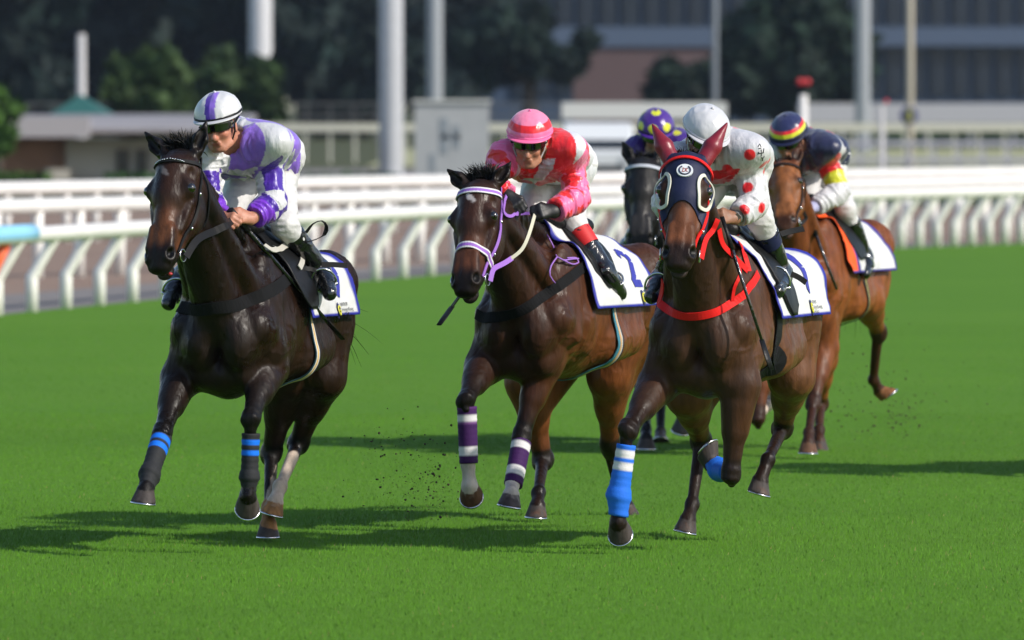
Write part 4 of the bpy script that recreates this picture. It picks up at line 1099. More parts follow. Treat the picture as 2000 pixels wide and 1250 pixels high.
DG = (.008,.019,.016); MG = (.045,.085,.018)
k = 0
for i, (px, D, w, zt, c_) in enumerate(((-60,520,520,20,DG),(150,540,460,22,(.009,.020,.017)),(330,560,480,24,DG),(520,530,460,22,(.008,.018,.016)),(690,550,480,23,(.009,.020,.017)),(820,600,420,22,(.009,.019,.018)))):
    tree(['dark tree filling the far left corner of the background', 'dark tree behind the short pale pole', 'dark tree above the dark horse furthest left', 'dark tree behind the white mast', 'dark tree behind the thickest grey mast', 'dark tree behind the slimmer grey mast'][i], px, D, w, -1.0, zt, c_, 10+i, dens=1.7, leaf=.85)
tree('sunlit round green bush tree behind the violet capped jockey', 300, 330, 215, .2, 4.3, (.028,.052,.014), 31, dens=1.0, leaf=.26)
tree('green bush tree beside the foot of the white mast', 460, 345, 225, .2, 4.5, (.025,.048,.014), 32, dens=1.0, leaf=.28)
tree('bright green tree cut by the left edge of the picture', -12, 250, 115, .4, 2.9, (.055,.12,.02), 33, dens=.6, leaf=.14)
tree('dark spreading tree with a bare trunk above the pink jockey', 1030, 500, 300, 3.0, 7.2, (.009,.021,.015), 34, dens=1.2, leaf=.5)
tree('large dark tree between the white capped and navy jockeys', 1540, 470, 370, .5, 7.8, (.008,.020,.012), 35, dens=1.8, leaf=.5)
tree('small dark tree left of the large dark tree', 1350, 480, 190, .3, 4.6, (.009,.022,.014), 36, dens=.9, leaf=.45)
# hedges of the infield
def hedge(label, x0, x1, D, h, col, seed):
    rnd = np.random.RandomState(seed); a = at(x0, 300, D).x; b = at(x1, 300, D).x; n = int(2600*min((b-a)/8, 3)); root = None
    P = np.stack([a+(b-a)*rnd.rand(n), D+rnd.rand(n)*1.2, h*rnd.rand(n)**.7*(1+.0*rnd.rand(n))], 1); P[:,2] *= (1+.25*vn(P, .8, seed))
    d = rnd.randn(n, 3); d /= np.linalg.norm(d, axis=1)[:, None]; e = np.cross(d, rnd.randn(n, 3)); e /= np.linalg.norm(e, axis=1)[:, None]; s = .12
    v = np.stack([P-d*s, P+e*s*.6, P+d*s, P-e*s*.6], 1).reshape(-1, 3); cc = np.repeat(np.clip(np.array(col)[None]*(1+.3*rnd.randn(n))[:, None], .002, 1), 4, 0)
    o = obj('hedge', v, np.arange(4*n).reshape(-1, 4), mat('foliage', attr=True), smooth=False, cols=cc, org=((a+b)/2, D, 0)); tag(o, label, 'hedge', 'clipped hedges of the infield')
hedge('green hedge low behind the rails at the far left', -250, 95, 235, .35, (.05,.10,.02), 41)
hedge('long dark green hedge behind the rails between the left and middle horses', 200, 780, 215, .45, (.03,.075,.02), 42)
hedge('small green hedge at the far right above the white rails', 1925, 2100, 225, .50, (.04,.12,.025), 43)
hedge('long green hedge line far back on the right', 1660, 2300, 440, .9, (.04,.095,.03), 44)

# ------------------------------------------------------------------ the air: far things fade towards blue grey
def haze(density):
    mm = MB(); mm.box((-130,-8,-1.0), (150,700,46)); m = bpy.data.materials.new('haze'); m.use_nodes = True; nt = m.node_tree
    for n in list(nt.nodes):
        if n.type == 'BSDF_PRINCIPLED': nt.nodes.remove(n)
    pv = nt.nodes.new('ShaderNodeVolumePrincipled'); pv.inputs['Density'].default_value = density; pv.inputs['Color'].default_value = (.62,.74,.95,1); pv.inputs['Anisotropy'].default_value = .2
    nt.links.new(pv.outputs[0], nt.nodes['Material Output'].inputs['Volume'])
    o = mm.build('haze', m, None, smooth=False); tag(o, kind='stuff')
haze(.00007)
H1 = dict(D=44.3, cx=436, yaw=14, label='dark brown horse furthest left, nose turned aside, blue bands on black leg boots',
    rough=.38, coat=(.013,.0058,.0034), belly=(.022,.010,.0055), dark=(.005,.0038,.0035), face=(.028,.012,.0075), nose=(.12,.045,.020),
    poll=(346,298,-.38), muz=(306,526), hyaw=24, star=(.13,-.01,.035,.012,.5), starcol=(.12,.10,.10),
    ears={1:(-.15,.10,.0), -1:(-.12,-.15,.0)},
    fr=[(354,738,.10),(317,846,-1),(291,926,-1),(285,948,-1),(281,982,1)], fr_toe=(-.1,-1,-.3),
    fl=[(522,722,.12),(490,818,-1),(486,932,1),(484,970,1),(483,984,1)], fl_toe=(0,.1,-1),
    hl=[(630,735,1.15),(583,866,1),(547,950,-1),(540,972,-1),(531,1004,-1)],
    hr=[(560,740,1.15),(530,885,1),(525,990,-1),(524,1020,-1),(524,1048,-1)],
    hl_sock=.55, hl_hoof=(.30,.15,.06))
H2 = dict(D=46.6, cx=1022, yaw=21, label='bay horse in the middle with lilac bridle and purple bandages on its forelegs',
    coat=(.050,.0175,.008), belly=(.15,.046,.014), dark=(.008,.0052,.0045), front_shade=.75, face=(.036,.014,.009), nose=(.10,.035,.018),
    poll=(934,357,-.38), muz=(905,572), hyaw=22, star=(.12,0,.035,.014,.75), starcol=(.40,.36,.36),
    ears={1:(-.11,.12,-.02), -1:(-.09,-.14,.0)},
    fr=[(946,716,.05),(910,782,-1),(914,905,-1),(917,949,1),(921,961,1)], fr_toe=(.1,.1,-1), fr_sock=.3,
    fl=[(1062,705,.10),(1019,852,-1),(1001,946,-1),(999,962,-1),(994,988,1)], fl_toe=(0,-1,-.1), fl_sock=.3,
    hr=[(1030,745,1.15),(1061,900,1),(1052,962,-1),(1050,982,-1,),(1048,1010,-1)], hr_toe=(-.1,-1,0),
    hl=[(1190,735,1.2),(1192,872,1),(1215,965,1),(1222,984,1),(1228,1010,1)],
    fr_hoof=(.10,.05,.025), fl_hoof=(.08,.06,.06), sockcol=(.52,.45,.40))
H3 = dict(D=44.3, cx=1372, yaw=14.5, label='brown horse in the navy hood and red ear covers at the front right',
    coat=(.062,.026,.013), belly=(.13,.052,.021), dark=(.012,.0065,.005), front_shade=.75, face=(.05,.020,.011), nose=(.16,.055,.024),
    poll=(1342,305,-.38), muz=(1325,520), hyaw=4,
    ears={1:(-.16,.125,-.01), -1:(-.14,-.125,-.01)},
    fr=[(1285,752,.08),(1227,840,-1),(1207,968,1),(1207,1021,1),(1211,1034,1)], fr_toe=(.15,.15,-1),
    fl=[(1444,752,.0),(1428,925,-1),(1404,918,1),(1390,904,1),(1374,886,1)], fl_toe=(-.4,.3,.9),
    hr=[(1345,770,1.1),(1370,862,1),(1352,985,-1),(1345,1008,-1),(1338,1038,-1)],
    hl=[(1545,735,1.15),(1528,838,1),(1500,898,-1),(1490,922,-1),(1478,962,1)], hl_toe=(-.1,-.5,-1))
H5 = dict(D=56.3, cx=1552, yaw=15.5, label='chestnut horse furthest right, running behind the hooded horse', S=1.0, vox=.011,
    coat=(.15,.043,.012), belly=(.23,.072,.018), dark=(.035,.014,.008), face=(.20,.07,.022), nose=(.22,.08,.028), front_shade=.3,
    poll=(1529,318,-.38), muz=(1533,448), hyaw=10, headlen=.56, star=(.08,0,.02,.012,.5), starcol=(.6,.5,.42),
    fr=[(1490,690,.05),(1480,815,-1),(1500,792,1),(1508,785,1),(1514,772,1)], fr_toe=(.3,.4,.8), fr_hoof=(.4,.2,.08), fr_sock=.4,
    fl=[(1606,680,.1),(1588,790,-1),(1580,845,-1),(1579,858,-1),(1578,884,1)], fl_hoof=(.12,.06,.035),
    hr=[(1600,700,1.1),(1602,790,1),(1600,840,-1),(1600,860,-1),(1600,880,-1)],
    hl=[(1690,585,1.0),(1716,648,1),(1706,742,1),(1712,756,1),(1730,778,1)], hl_toe=(.7,0,-.7), hl_hoof=(.2,.085,.035))
H4 = dict(D=57.5, cx=1290, yaw=15, label='near black horse mostly hidden between the middle horse and the hooded horse', vox=.011,
    coat=(.012,.010,.010), belly=(.014,.011,.011), dark=(.009,.008,.008), face=(.017,.016,.017), nose=(.03,.027,.028), rough=.45,
    poll=(1258,312,-.38), muz=(1249,488), hyaw=4, ears={1:(-.13,.10,-.01), -1:(-.13,-.11,-.01)},
    fr=[(1245,700,.1),(1260,780,-1),(1262,840,-1),(1262,852,-1),(1262,876,1)],
    fl=[(1330,700,.1),(1336,760,-1),(1336,812,-1),(1334,820,-1),(1330,838,1)],
    hr=[(1300,700,1.1),(1290,780,1),(1290,845,-1),(1290,855,-1),(1290,870,-1)],
    hl=[(1370,700,1.1),(1380,780,1),(1372,838,-1),(1370,848,-1),(1368,862,-1)])
h1 = horse(H1); h2 = horse(H2); h3 = horse(H3); h4 = horse(H4); h5 = horse(H5)
# ------------------------------------------------------------------ tack
def bridle(h, col, edge=None, brow_w=.022, nose=True, nose_w=.022, throat=True, beads=False, cheek_w=.014, brow=True):
    hp = h.hp; root = h.root; c3 = [edge, col, col, edge] if edge else [col]
    def rb(name, pts, w, cols, **k): return ribbon(name, [hp(*p) for p in pts], w, M_strap, root, h.bvh, cols=cols, **k)
    if brow:
        b = rb('browband', [(.05,.095,-.07),(.062,.085,-.01),(.078,.05,.05),(.083,0,.075),(.078,-.05,.05),(.062,-.085,-.01),(.05,-.095,-.07)], brow_w, c3)
        if beads:
            for i in range(15):
                t = -.062+.124*i/14; q = h.bvh.find_nearest(hp(.080-.25*t*t*8*.1, t, .06)); MB().sphere(q[0]+q[1]*.011, .0042, 8, 6).build('bead', M_steel, b)
    rb('headpiece', [(.05,.095,-.07),(.0,.085,-.085),(-.03,.04,-.10),(-.035,0,-.11),(-.03,-.04,-.10),(.0,-.085,-.085),(.05,-.095,-.07)], .02, [col])
    for s in (1,-1):
        rb('cheekpiece', [(.05,s*.095,-.07),(.16,s*.095,-.075),(.28,s*.092,-.085),(.40,s*.07,-.07),(.485,s*.055,-.06)], cheek_w, [col])
        for u in (.18,.36): q = h.bvh.find_nearest(hp(u, s*.1, -.078)); MB().sphere(q[0]+q[1]*.009, (.007,.005,.009), 8, 6).build('buckle', M_steel, root)
        q = hp(.505, s*.066, -.058); q = q; m = MB(); n1, n2 = h.H, h.N
        m.tube([q+n1*.030*cos(a)+n2*.030*sin(a)+h.HL_*s*.008 for a in np.linspace(0, 2*pi, 21)], .0038, 6, caps=False); m.build('bit_ring', M_steel, root)
    if throat: rb('throatlash', [(.05,.095,-.08),(.15,.09,-.16),(.22,.05,-.22),(.23,0,-.235),(.22,-.05,-.22),(.15,-.09,-.16),(.05,-.095,-.08)], .010, [col])
    if nose: rb('noseband', [(.375,.075,-.02),(.365,.04,.05),(.365,0,.065),(.365,-.04,.05),(.375,-.075,-.02),(.395,-.07,-.10),(.40,0,-.15),(.395,.07,-.10)], nose_w, c3, closed=True)
def rein(h, s, hand, col, w=.018, sag=.04, cols=None, name='rein'):
    a = h.hp(.505, s*.075, -.085); m = a.lerp(hand, .5)+V(0,-.02,-sag)
    m1 = a.lerp(m,.5)+V(0,-.01,-sag*.4)
    return ribbon(name, [a, m1, m, m.lerp(hand,.5)+V(0,0,-sag*.2), hand], w, M_strap, h.root, nrm=V(.6*s,-.7,.3), cols=cols or [col], thick=.004)
def girth(h, f=-.47, cols=None, w=.075):
    pts = [h.T(f, .42*sin(a), 1.12+.45*cos(a)) for a in np.linspace(.9, 2*pi-.9, 22)]
    return ribbon('girth', pts, w, M_strap, h.root, h.bvh, cols=cols, off=.006, snap=.5)
def saddle(h, flapcol=M_fabric, pad=True, low=78, f0=-.30, f1=-.80):
    g = h.g; root = h.root
    for s in (1,-1):
        def shp(u, v):
            ph = 6+(low-6)*v; c = f0-.20+.03*v; wdt = .155*math.sqrt(max(1-((v-.40)/.62)**2, .02))
            return c-(u-.5)*2*wdt, s*ph
        sheet('saddle_flap', g, [0]*22, [0]*30, M_leather if s else M_leather, root, shape=shp, off=.026, amp=.002, thick=.010)
    pr = []
    a = g(f0-.05, 0)[0]; b = g(f1+.06, 0)[0]
    m = a.lerp(b,.5)
    pr += [seg(a+V(0,0,.02), m+V(0,0,.012), .050, .042, k=.04, flat=1.8, fdir=h.L), seg(m+V(0,0,.012), b+V(0,0,.035), .042, .055, k=.04, flat=2.0, fdir=h.L)]
    pv, fc = sdf_mesh(pr, .009); obj('saddle_seat', pv, fc, M_leather, root)
BLUE = lin(44,48,150); WHT = (.60,.60,.595)
def saddlecloth(h, f0=-.24, f1=-1.16, pmax=88, hem=True, edge=BLUE, digit=None, fp=(0,0), skew=.06, text=False, logo=False, panel=None, dscale=1.0):
    g = h.g
    def shp(u, v):
        ph = -pmax+2*pmax*v; a = abs(2*v-1)
        return f0+(f1-f0)*u-skew*a*(.4+.6*u)+ (.03*a if u < .5 else 0), ph
    def cf(f, ph, u, v):
        a = min(v, 1-v)*2
        if edge is not None and (a < .022 or u > .975 or (u < .02 and not panel)): return edge
        if panel: return panel(u, v)
        return WHT
    o, vs, fs = sheet('saddlecloth', g, [0]*54, [0]*110, M_cloth, h.root, colf=cf, shape=shp, off=.004, amp=.010, thick=.006, fr=8, seed=4)
    X0, P0 = fp; R = .31
    mp = lambda x, y: (X0-x, P0-y/R*57.3)
    if digit:
        pl = []
        for st in digit:
            st = [(a*dscale, b*dscale) for a, b in st]
            for qd in stroke_quads(st, .045*dscale): pl.append(([mp(*p) for p in qd], 5, 3))
        on_sheet('number', vs, fs, g, pl, mat('number_blue', BLUE, rough=.6), o)
    b = BVHTree.FromPolygons([tuple(v) for v in vs], fs)
    def put(x, y, off=.005):
        f, ph = mp(x, y); p, d = g(f, ph, .3); hit = b.ray_cast(p, -d)
        return (hit[0]+d*off) if hit[0] is not None else p-d*.29
    if text:
        tx, ty = text; V_ = []; F_ = []
        for k, (s_, sz, yy) in enumerate((('香港賽馬會', .019, 0), ('The Hong Kong', .022, -.026), ('Jockey Club', .022, -.048))):
            v2, f2 = text_mesh(s_, sz*1.05); n0 = len(V_)
            V_ += [put(tx+a*.95, ty+yy+c, .0055) for a, c, _ in v2]; F_ += [tuple(i+n0 for i in q) for q in f2]
        obj('lettering', V_, F_, mat('print_black', (.02,.02,.025), rough=.6), o, smooth=False)
        # oval crest beside the lettering
        cx, cy = tx-.036, ty-.022
        def disc(rx, ry, z, m, nm, n=24):
            vv = [put(cx, cy, z)]+[put(cx+rx*cos(a), cy+ry*sin(a), z) for a in np.linspace(0, 2*pi, n, endpoint=False)]
            return obj(nm, vv, [(0, 1+i, 1+(i+1) % n) for i in range(n)], m, o, smooth=False)
        disc(.024, .042, .005, mat('crest_blue', lin(30,36,90), rough=.6), 'crest')
        m = MB(); cc = [put(cx+.017*cos(a), cy+.022*sin(a), .008) for a in np.linspace(.5, 2*pi-.5, 18)]; m.tube(cc, .0042, 6); 
        m.tube([put(cx, cy, .008), put(cx+.015, cy, .008), put(cx+.015, cy-.012, .008)], .004, 6); m.build('crest_ring', mat('crest_yellow', lin(205,200,60), rough=.6), o)
    return o
for h in (h1, h2, h3, h4, h5): h.g = drapef(h)
D7 = [[(0,.20),(.13,.20)],[(.118,.215),(.105,.10),(.06,0)]]
D1 = [[(.0,.17),(.05,.20)],[(.052,.22),(.052,-.01)]]
D2 = [[(0,.17),(.02,.205),(.07,.215),(.115,.19),(.12,.14),(.07,.07),(.0,.01)],[(-.01,.0),(.14,.0)]]
# ---- leftmost horse
g1 = saddlecloth(h1, f0=-.46, f1=-1.19, digit=D7, fp=(-1.01,70), text=(.03,-.05))
saddle(h1, low=80); bridle(h1, (.010,.010,.011), beads=True, brow_w=.020, nose=False)
girth(h1, -.55, [(.02,.02,.03),(.55,.52,.5),(.65,.38,.06),(.55,.52,.5),(.02,.05,.07)], .045)
MB().sphere(h1.hp(.592,.030,-.064), (.012,.016,.008), 10, 8).build('tongue', mat('tongue_red', (.45,.04,.05), rough=.4), h1.root)
ribbon('flap_edge', picks(h1, [(524,442),(552,466),(571,492),(578,516),(570,532)]), .030, M_strap, h1.root, h1.bvh, off=.045, cols=[(.45,.43,.38)])
ribbon('breast_strap', picks(h1, [(352,600),(375,602),(420,600),(470,592),(520,572),(556,548),(580,530)]), .062, M_fabric, h1.root, h1.bvh, off=.005)
wrap_tube('leg_boot', h1, 'fr', .05, 1, .050, .043, [(.06,.16,lin(20,110,225)),(.21,.32,lin(20,110,225))], (.022,.023,.026), fetlock=True)
wrap_tube('leg_boot', h1, 'fl', .25, 1, .044, .040, [(.10,.20,lin(20,110,225)),(.27,.38,lin(20,110,225))], (.022,.023,.026), fetlock=True)
# ---- middle horse
LIL = lin(150,105,190); LW = lin(215,212,215); PUR = lin(62,28,84)
saddlecloth(h2, f1=-1.08, dscale=.88, digit=D2, fp=(-.86,66), text=(.10,-.055))
saddle(h2, low=70); bridle(h2, LIL, edge=LW, brow_w=.034, nose_w=.034, throat=False, cheek_w=.016)
girth(h2, -.55, [(.03,.03,.04),(.45,.42,.38),(.50,.28,.10),(.05,.18,.25),(.05,.18,.25)], .052)
ribbon('breast_strap', picks(h2, [(915,612),(950,622),(1000,612),(1050,585),(1095,555),(1130,528),(1150,512)]), .055, M_fabric, h2.root, h2.bvh, off=.005)
for k_ in ('fr','fl'):
    wrap_tube('bandage', h2, k_, .10, 1, .050, .047, [(0,.06,lin(75,35,95)),(.13,.26,LW),(.26,.31,lin(120,80,135)),(.70,.84,LW)] if k_ == 'fr' else [(.06,.22,LW),(.64,.80,LW)], PUR, fetlock=False)
# ---- hooded horse
RED = lin(215,32,30)
saddlecloth(h3, f0=-.34, f1=-1.24, digit=D7, fp=(-1.0,66), text=(.045,-.06), dscale=1.25)
saddle(h3, low=86, f0=-.38); bridle(h3, RED, brow_w=.020, nose=False, throat=False, brow=False, cheek_w=.02)
girth(h3, -.42, [(.01,.01,.012)], .09)
ribbon('breast_collar', picks(h3, [(1300,560),(1277,552),(1290,592),(1320,612),(1352,617),(1390,611),(1430,592),(1460,562),(1478,535)][1:]), .040, M_strap, h3.root, h3.bvh, off=.006, cols=[RED])
def surf_strap(name, h, pts, w, col, off=.012, m=None):
    P2 = crom([V(x, y, 0) for x, y in pts], 6); C0 = V(0,0,CAMZ); dd = []
    for q in P2:
        hit = h.bvh.ray_cast(C0, ray(q.x, q.y).normalized()); dd.append((hit[0]-C0).length if hit[0] is not None else None)
    ok = [i for i, d in enumerate(dd) if d is not None]; dd = np.interp(range(len(dd)), ok, [dd[i] for i in ok]); lim = dd.copy()
    for _ in range(6): s_ = dd.copy(); s_[1:-1] = dd[1:-1]*.5+(dd[:-2]+dd[2:])*.25; dd = np.minimum(s_, lim)
    Q = [C0+ray(q.x, q.y).normalized()*(d-off) for q, d in zip(P2, dd)]
    return ribbon(name, Q, w, m or M_strap, h.root, nrm=V(.5,-.8,.25), cols=[col], thick=.004, step=.03)
surf_strap('neck_strap', h3, [(1404,448),(1412,478),(1436,504),(1460,529)], .030, RED)
surf_strap('neck_strap', h3, [(1430,440),(1444,472),(1456,504),(1463,530)], .026, RED, off=.018)
surf_strap('neck_strap', h3, [(1440,508),(1445,535),(1434,562),(1430,588)], .018, RED)
wrap_tube('bandage', h3, 'fr', .22, 1, .046, .052, [(.07,.19,LW),(.26,.37,LW)], lin(38,108,215), fetlock=True)
wrap_tube('bandage', h3, 'fl', .30, 1, .046, .048, [], lin(38,108,215), fetlock=True)
# hood: a skin lifted off the head, with ear covers, eye rings and badge
def hood(h):
    P, F_ = h.P, h.Fc; hl = h.hl
    low = .315+.09*np.abs(hl[:,1]/.1)**2*(hl[:,2] < .3)
    inn = h.onhead & (hl[:,0] > -.02) & (hl[:,0] < .52) & (hl[:,2] > -.19)
    fk = inn[F_].any(1); fs = F_[fk]; ids = np.unique(fs); mp = -np.ones(len(P), int); mp[ids] = np.arange(len(ids))
    bm = bmesh.new(); vs = [bm.verts.new(P[i]) for i in ids]
    for q in mp[fs]:
        try: bm.faces.new([vs[i] for i in q])
        except ValueError: pass
    bmesh.ops.subdivide_edges(bm, edges=bm.edges[:], cuts=2, use_grid_fill=True)
    bmesh.ops.smooth_vert(bm, verts=bm.verts[:], factor=.4, use_axis_x=True, use_axis_y=True, use_axis_z=True)
    bm.normal_update()
    P0, H_, L_, N_ = h.headP, h.H, h.HL_, h.N; hs = H3['hs']
    def gf(v):
        c = v.co-P0; a = c.dot(H_)/hs; b = c.dot(L_)/hs/1.22; n = c.dot(N_)/hs
        lowl = .285+.10*min(abs(b)/.085, 1.3)**2 + (.03 if n < -.08 else 0)
        e_ = math.sqrt(((a-.212)/.078)**2+((abs(b)-.079)/.046)**2+((n-.0)/.085)**2)
        return a < lowl and a > -.03 and e_ > 1 and n > -.17
    kill = [f for f in bm.faces if not all(gf(v) for v in f.verts)]
    bmesh.ops.delete(bm, geom=kill, context='FACES')
    for v in bm.verts: v.co += v.normal*.006
    bm.verts.index_update()
    o = obj('hood', [tuple(v.co) for v in bm.verts], [tuple(v.index for v in f.verts) for f in bm.faces], mat('navy_hood', lin(24,30,62), rough=.6, spec=.3, bump=[(60,.4,.003)]), h.root)
    md = o.modifiers.new('thickness', 'SOLIDIFY'); md.thickness = .004; bm.free()
    for s in (1,-1):
        pts = [h.hp(.212+.086*cos(a), s*(.079+(.050-.008*cos(a))*sin(a)), .03-.05*(1 if True else 0)*max(0, sin(a))) for a in np.linspace(0, 2*pi, 22, endpoint=False)]
        ribbon('eye_ring', pts, .017, M_strap, o, h.bvh, closed=True, off=.012, cols=[(.62,.60,.52)], step=.01, thick=.006)
        b, m_, t, oo = h.ears[s]; t = t+(t-b)*.22; pr = [seg(b-(t-b)*.05, m_, .038, .040, k=.02, flat=1.15, fdir=h.HL_), seg(m_, t, .046, .006, k=.012)]
        pv, fc = sdf_mesh(pr, .007); obj('ear_cover', pv, fc, M_earnet, o)
    ribbon('browband', [h.hp(*q) for q in [(.09,.10,-.05),(.075,.085,.0),(.062,.05,.05),(.058,0,.075),(.062,-.05,.05),(.075,-.085,.0),(.09,-.10,-.05)]], .020, M_strap, o, h.bvh, off=.013, cols=[RED])
    # round white badge with a dark horseshoe
    c = h.bvh.find_nearest(h.hp(.135, 0, .08)); c0 = c[0]+c[1]*.010; n = c[1]; R_, U_ = h.HL_, -h.H
    m = MB(); k = 28; m.add([c0+n*.004]+[c0+n*.003+R_*.040*cos(a)+U_*.036*sin(a) for a in np.linspace(0, 2*pi, k, endpoint=False)]+[c0-n*.006+R_*.040*cos(a)+U_*.036*sin(a) for a in np.linspace(0, 2*pi, k, endpoint=False)],
        [(0, 1+i, 1+(i+1) % k) for i in range(k)]+[(1+i, 1+k+i, 1+k+(i+1) % k, 1+(i+1) % k) for i in range(k)])
    bd = m.build('badge', mat('badge_white', (.7,.72,.75), rough=.5), o, smooth=False)
    MB().tube([c0+n*.005+R_*.027*cos(a)+U_*.025*sin(a) for a in np.linspace(pi*.5+.6, pi*2.5-.6, 20)], .0038, 6).build('horseshoe_mark', mat('mark_navy', lin(30,34,70)), bd)
    m = MB()
    for pts in ([(-.013,.010),(-.006,.011),(-.010,-.003),(-.014,-.010),(-.005,-.010)], [(-.002,.009),(.004,.006),(.003,-.006),(-.004,-.010)], [(.015,.007),(.009,.010),(.006,.0),(.009,-.009),(.015,-.007)]):
        m.tube([c0+n*.005+R_*a+U_*b for a, b in pts], .0018, 5)
    m.build('monogram', mat('mark_red', (.35,.03,.03)), bd)
H3['hs'] = .64/.60
hood(h3)
# ---- the two behind
saddlecloth(h4); saddle(h4); bridle(h4, (.012,.012,.012), edge=None, nose=False, throat=False, brow=False)
ribbon('browband', [h4.hp(*q) for q in [(.05,.10,-.06),(.062,.085,-.01),(.078,.05,.05),(.083,0,.075),(.078,-.05,.05),(.062,-.085,-.01),(.05,-.10,-.06)]], .024, M_strap, h4.root, h4.bvh, off=.006, cols=[(.45,.47,.52)])
ORA = lin(240,90,30); PU5 = lin(60,50,130)
def pan5(u, v):
    if u < .12: return ORA
    if u < .18: return PU5
    return WHT
saddlecloth(h5, edge=PU5, panel=pan5); saddle(h5, low=74); bridle(h5, (.02,.012,.01), nose=False)
girth(h5, -.62, [(.03,.03,.03),(.35,.3,.1),(.03,.03,.03)], .05)

# ------------------------------------------------------------------ silks
def base(g, col): C = np.ones((len(g.pv), 3)); C[:] = col; return C
def dots(g, C, col, rad, sep, seed, extra=()):
    rnd = np.random.RandomState(seed); pts = list(extra); idx = rnd.permutation(len(g.pv))[:1500]
    pts = [q for k_, q in enumerate(pts) if all(np.linalg.norm(q-o_) > .08 for o_ in pts[:k_])]
    for i in idx:
        p = g.pv[i]
        if (g.armL[i] and g.tL[i] > 1.55) or (g.armR[i] and g.tR[i] > 1.55): continue
        if all(np.linalg.norm(p-q) > sep for q in pts): pts.append(p)
    for p in pts:
        d = np.linalg.norm(g.pv-np.array(p), axis=1); mixc(C, col, sstep(d, rad+.003, rad-.003))
    return C
WS = (.57,.57,.59); V1 = lin(132,98,200); V2 = lin(66,26,150); V3 = lin(112,44,190)
def jersey1(g):
    C = base(g, WS); l = g.loc
    chk = (np.floor((l[:,0]+.06)/.135)+np.floor((l[:,1]+.065)/.13)) % 2
    C[chk > .5] = V1
    for t, a, m in ((g.tL, g.aL, g.armL), (g.tR, g.aR, g.armR)):
        q = (np.floor(t/.42)+np.floor((a+pi+.5)/(pi/2))) % 2
        C[m] = np.where(q[m][:, None] > .5, V2, WS)
        C[m & (t > 1.48)] = V3
    return C
PK = lin(240,110,160); RD = lin(225,30,40)
def jersey2(g):
    C = base(g, RD); l = g.loc
    C[(np.abs(l[:,1]) > .12) | (l[:,0] > .30)] = lin(215,215,222)
    C[(l[:,2] > .02) & (np.abs(l[:,1]) < .03+.0*l[:,0]) & (l[:,0] < .12)] = lin(205,200,210)
    for t, a, m in ((g.tL, g.aL, g.armL), (g.tR, g.aR, g.armR)):
        C[m] = PK
        for t0 in np.arange(.05, 2.2, .42):
            for j, a0 in enumerate(np.arange(-2.4, 3.2, 2.1)):
                tt = (t-t0-.2*(j % 2))*.26/.05; aa = (a-a0)*.055/.05
                r = np.hypot(tt, aa); th = np.arctan2(tt, aa)
                st = r < (.62+.42*np.abs(((th*5/(2*pi)) % 1)*2-1))
                C[m & st] = RD
    return C
def jersey3(g):
    C = base(g, (.57,.56,.59)); cen = [at(1455,303,44.3+.05), at(1437,330,44.3+.1), at(1489,345,44.3)]
    ex = []
    for c in (at(1463,303,44.2), at(1446,327,44.2), at(1484,344,44.15), at(1462,385,44.1), at(1497,388,44.1)):
        i = np.argmin(np.linalg.norm(g.pv-np.array(c), axis=1)); ex.append(g.pv[i])
    C = dots(g, C, RD, .029, .115, 5, ex)
    l = g.loc
    C[(l[:,2] > .05) & (l[:,2] < .16) & (l[:,0] < .12) & (np.abs(l[:,1]) < .07) & ~g.armL & ~g.armR] = RD
    i = np.argmin(np.linalg.norm(g.pv-np.array(at(1432,232,44.3+.45)), axis=1)); C[np.linalg.norm(g.pv-g.pv[i], axis=1) < .062] = RD
    return C
def jersey4(g): return dots(g, base(g, lin(58,26,120)), lin(195,195,40), .028, .17, 3)
NV = lin(34,38,72)
def jersey5(g):
    C = base(g, NV); l = g.loc
    s_ = vn(np.stack([l[:,0]*13, l[:,1]*13, l[:,2]*2], 1), 1, 8) > .42
    C[s_] = lin(200,30,45)
    for t, m in ((g.tL, g.armL), (g.tR, g.armR)):
        C[m] = (.56,.55,.57); C[m & (t > .40) & (t < .56)] = RD; C[m & (t >= .56) & (t < .88)] = lin(205,205,40)
    return C
def cap1(a, th):
    y = sin(th)*sin(a)
    if -.25 < y < -.01 and cos(a) > -.3: return V2
    if -.01 <= y < .22 and cos(a) > -.3: return V1
    return (.58,.58,.60)
def cap2(a, th):
    if .92 < th < 1.30: return RD
    return PK if th >= 1.3 else lin(240,130,165)
def cap3(a, th): return (.55,.55,.58)
CY = lin(205,208,45)
def cap4(a, th):
    p = np.array([sin(th)*cos(a), sin(th)*sin(a), cos(th)])
    for q in ((.15,0,1), (.92,-.18,.35), (.75,.65,.35), (.5,-.95,.3), (-.4,.9,.4), (-.3,-.7,.6), (-.95,0,.35)):
        q = np.array(q); q = q/np.linalg.norm(q)
        if p@q > .965: return CY
    return lin(68,30,130)
def cap5(a, th):
    if .98 < th < 1.16: return RD
    if 1.16 <= th < 1.40: return CY
    return lin(36,42,84)
PW = mat('peak_white', (.56,.56,.58), rough=.35); PP = mat('peak_pink', PK, rough=.35); PN = mat('peak_navy', lin(30,34,66), rough=.4); PPU = mat('peak_purple', lin(75,35,140), rough=.35); PS = mat('peak_silver', lin(190,188,195), rough=.35)
G_blk = mat('black_glove', (.012,.012,.014), rough=.5, bump=[(50,.4,.004)]); G_lav = mat('lavender_glove', lin(165,165,200), rough=.6)
hd_ = ((0,.85,-.35), (0,-.35,-1))
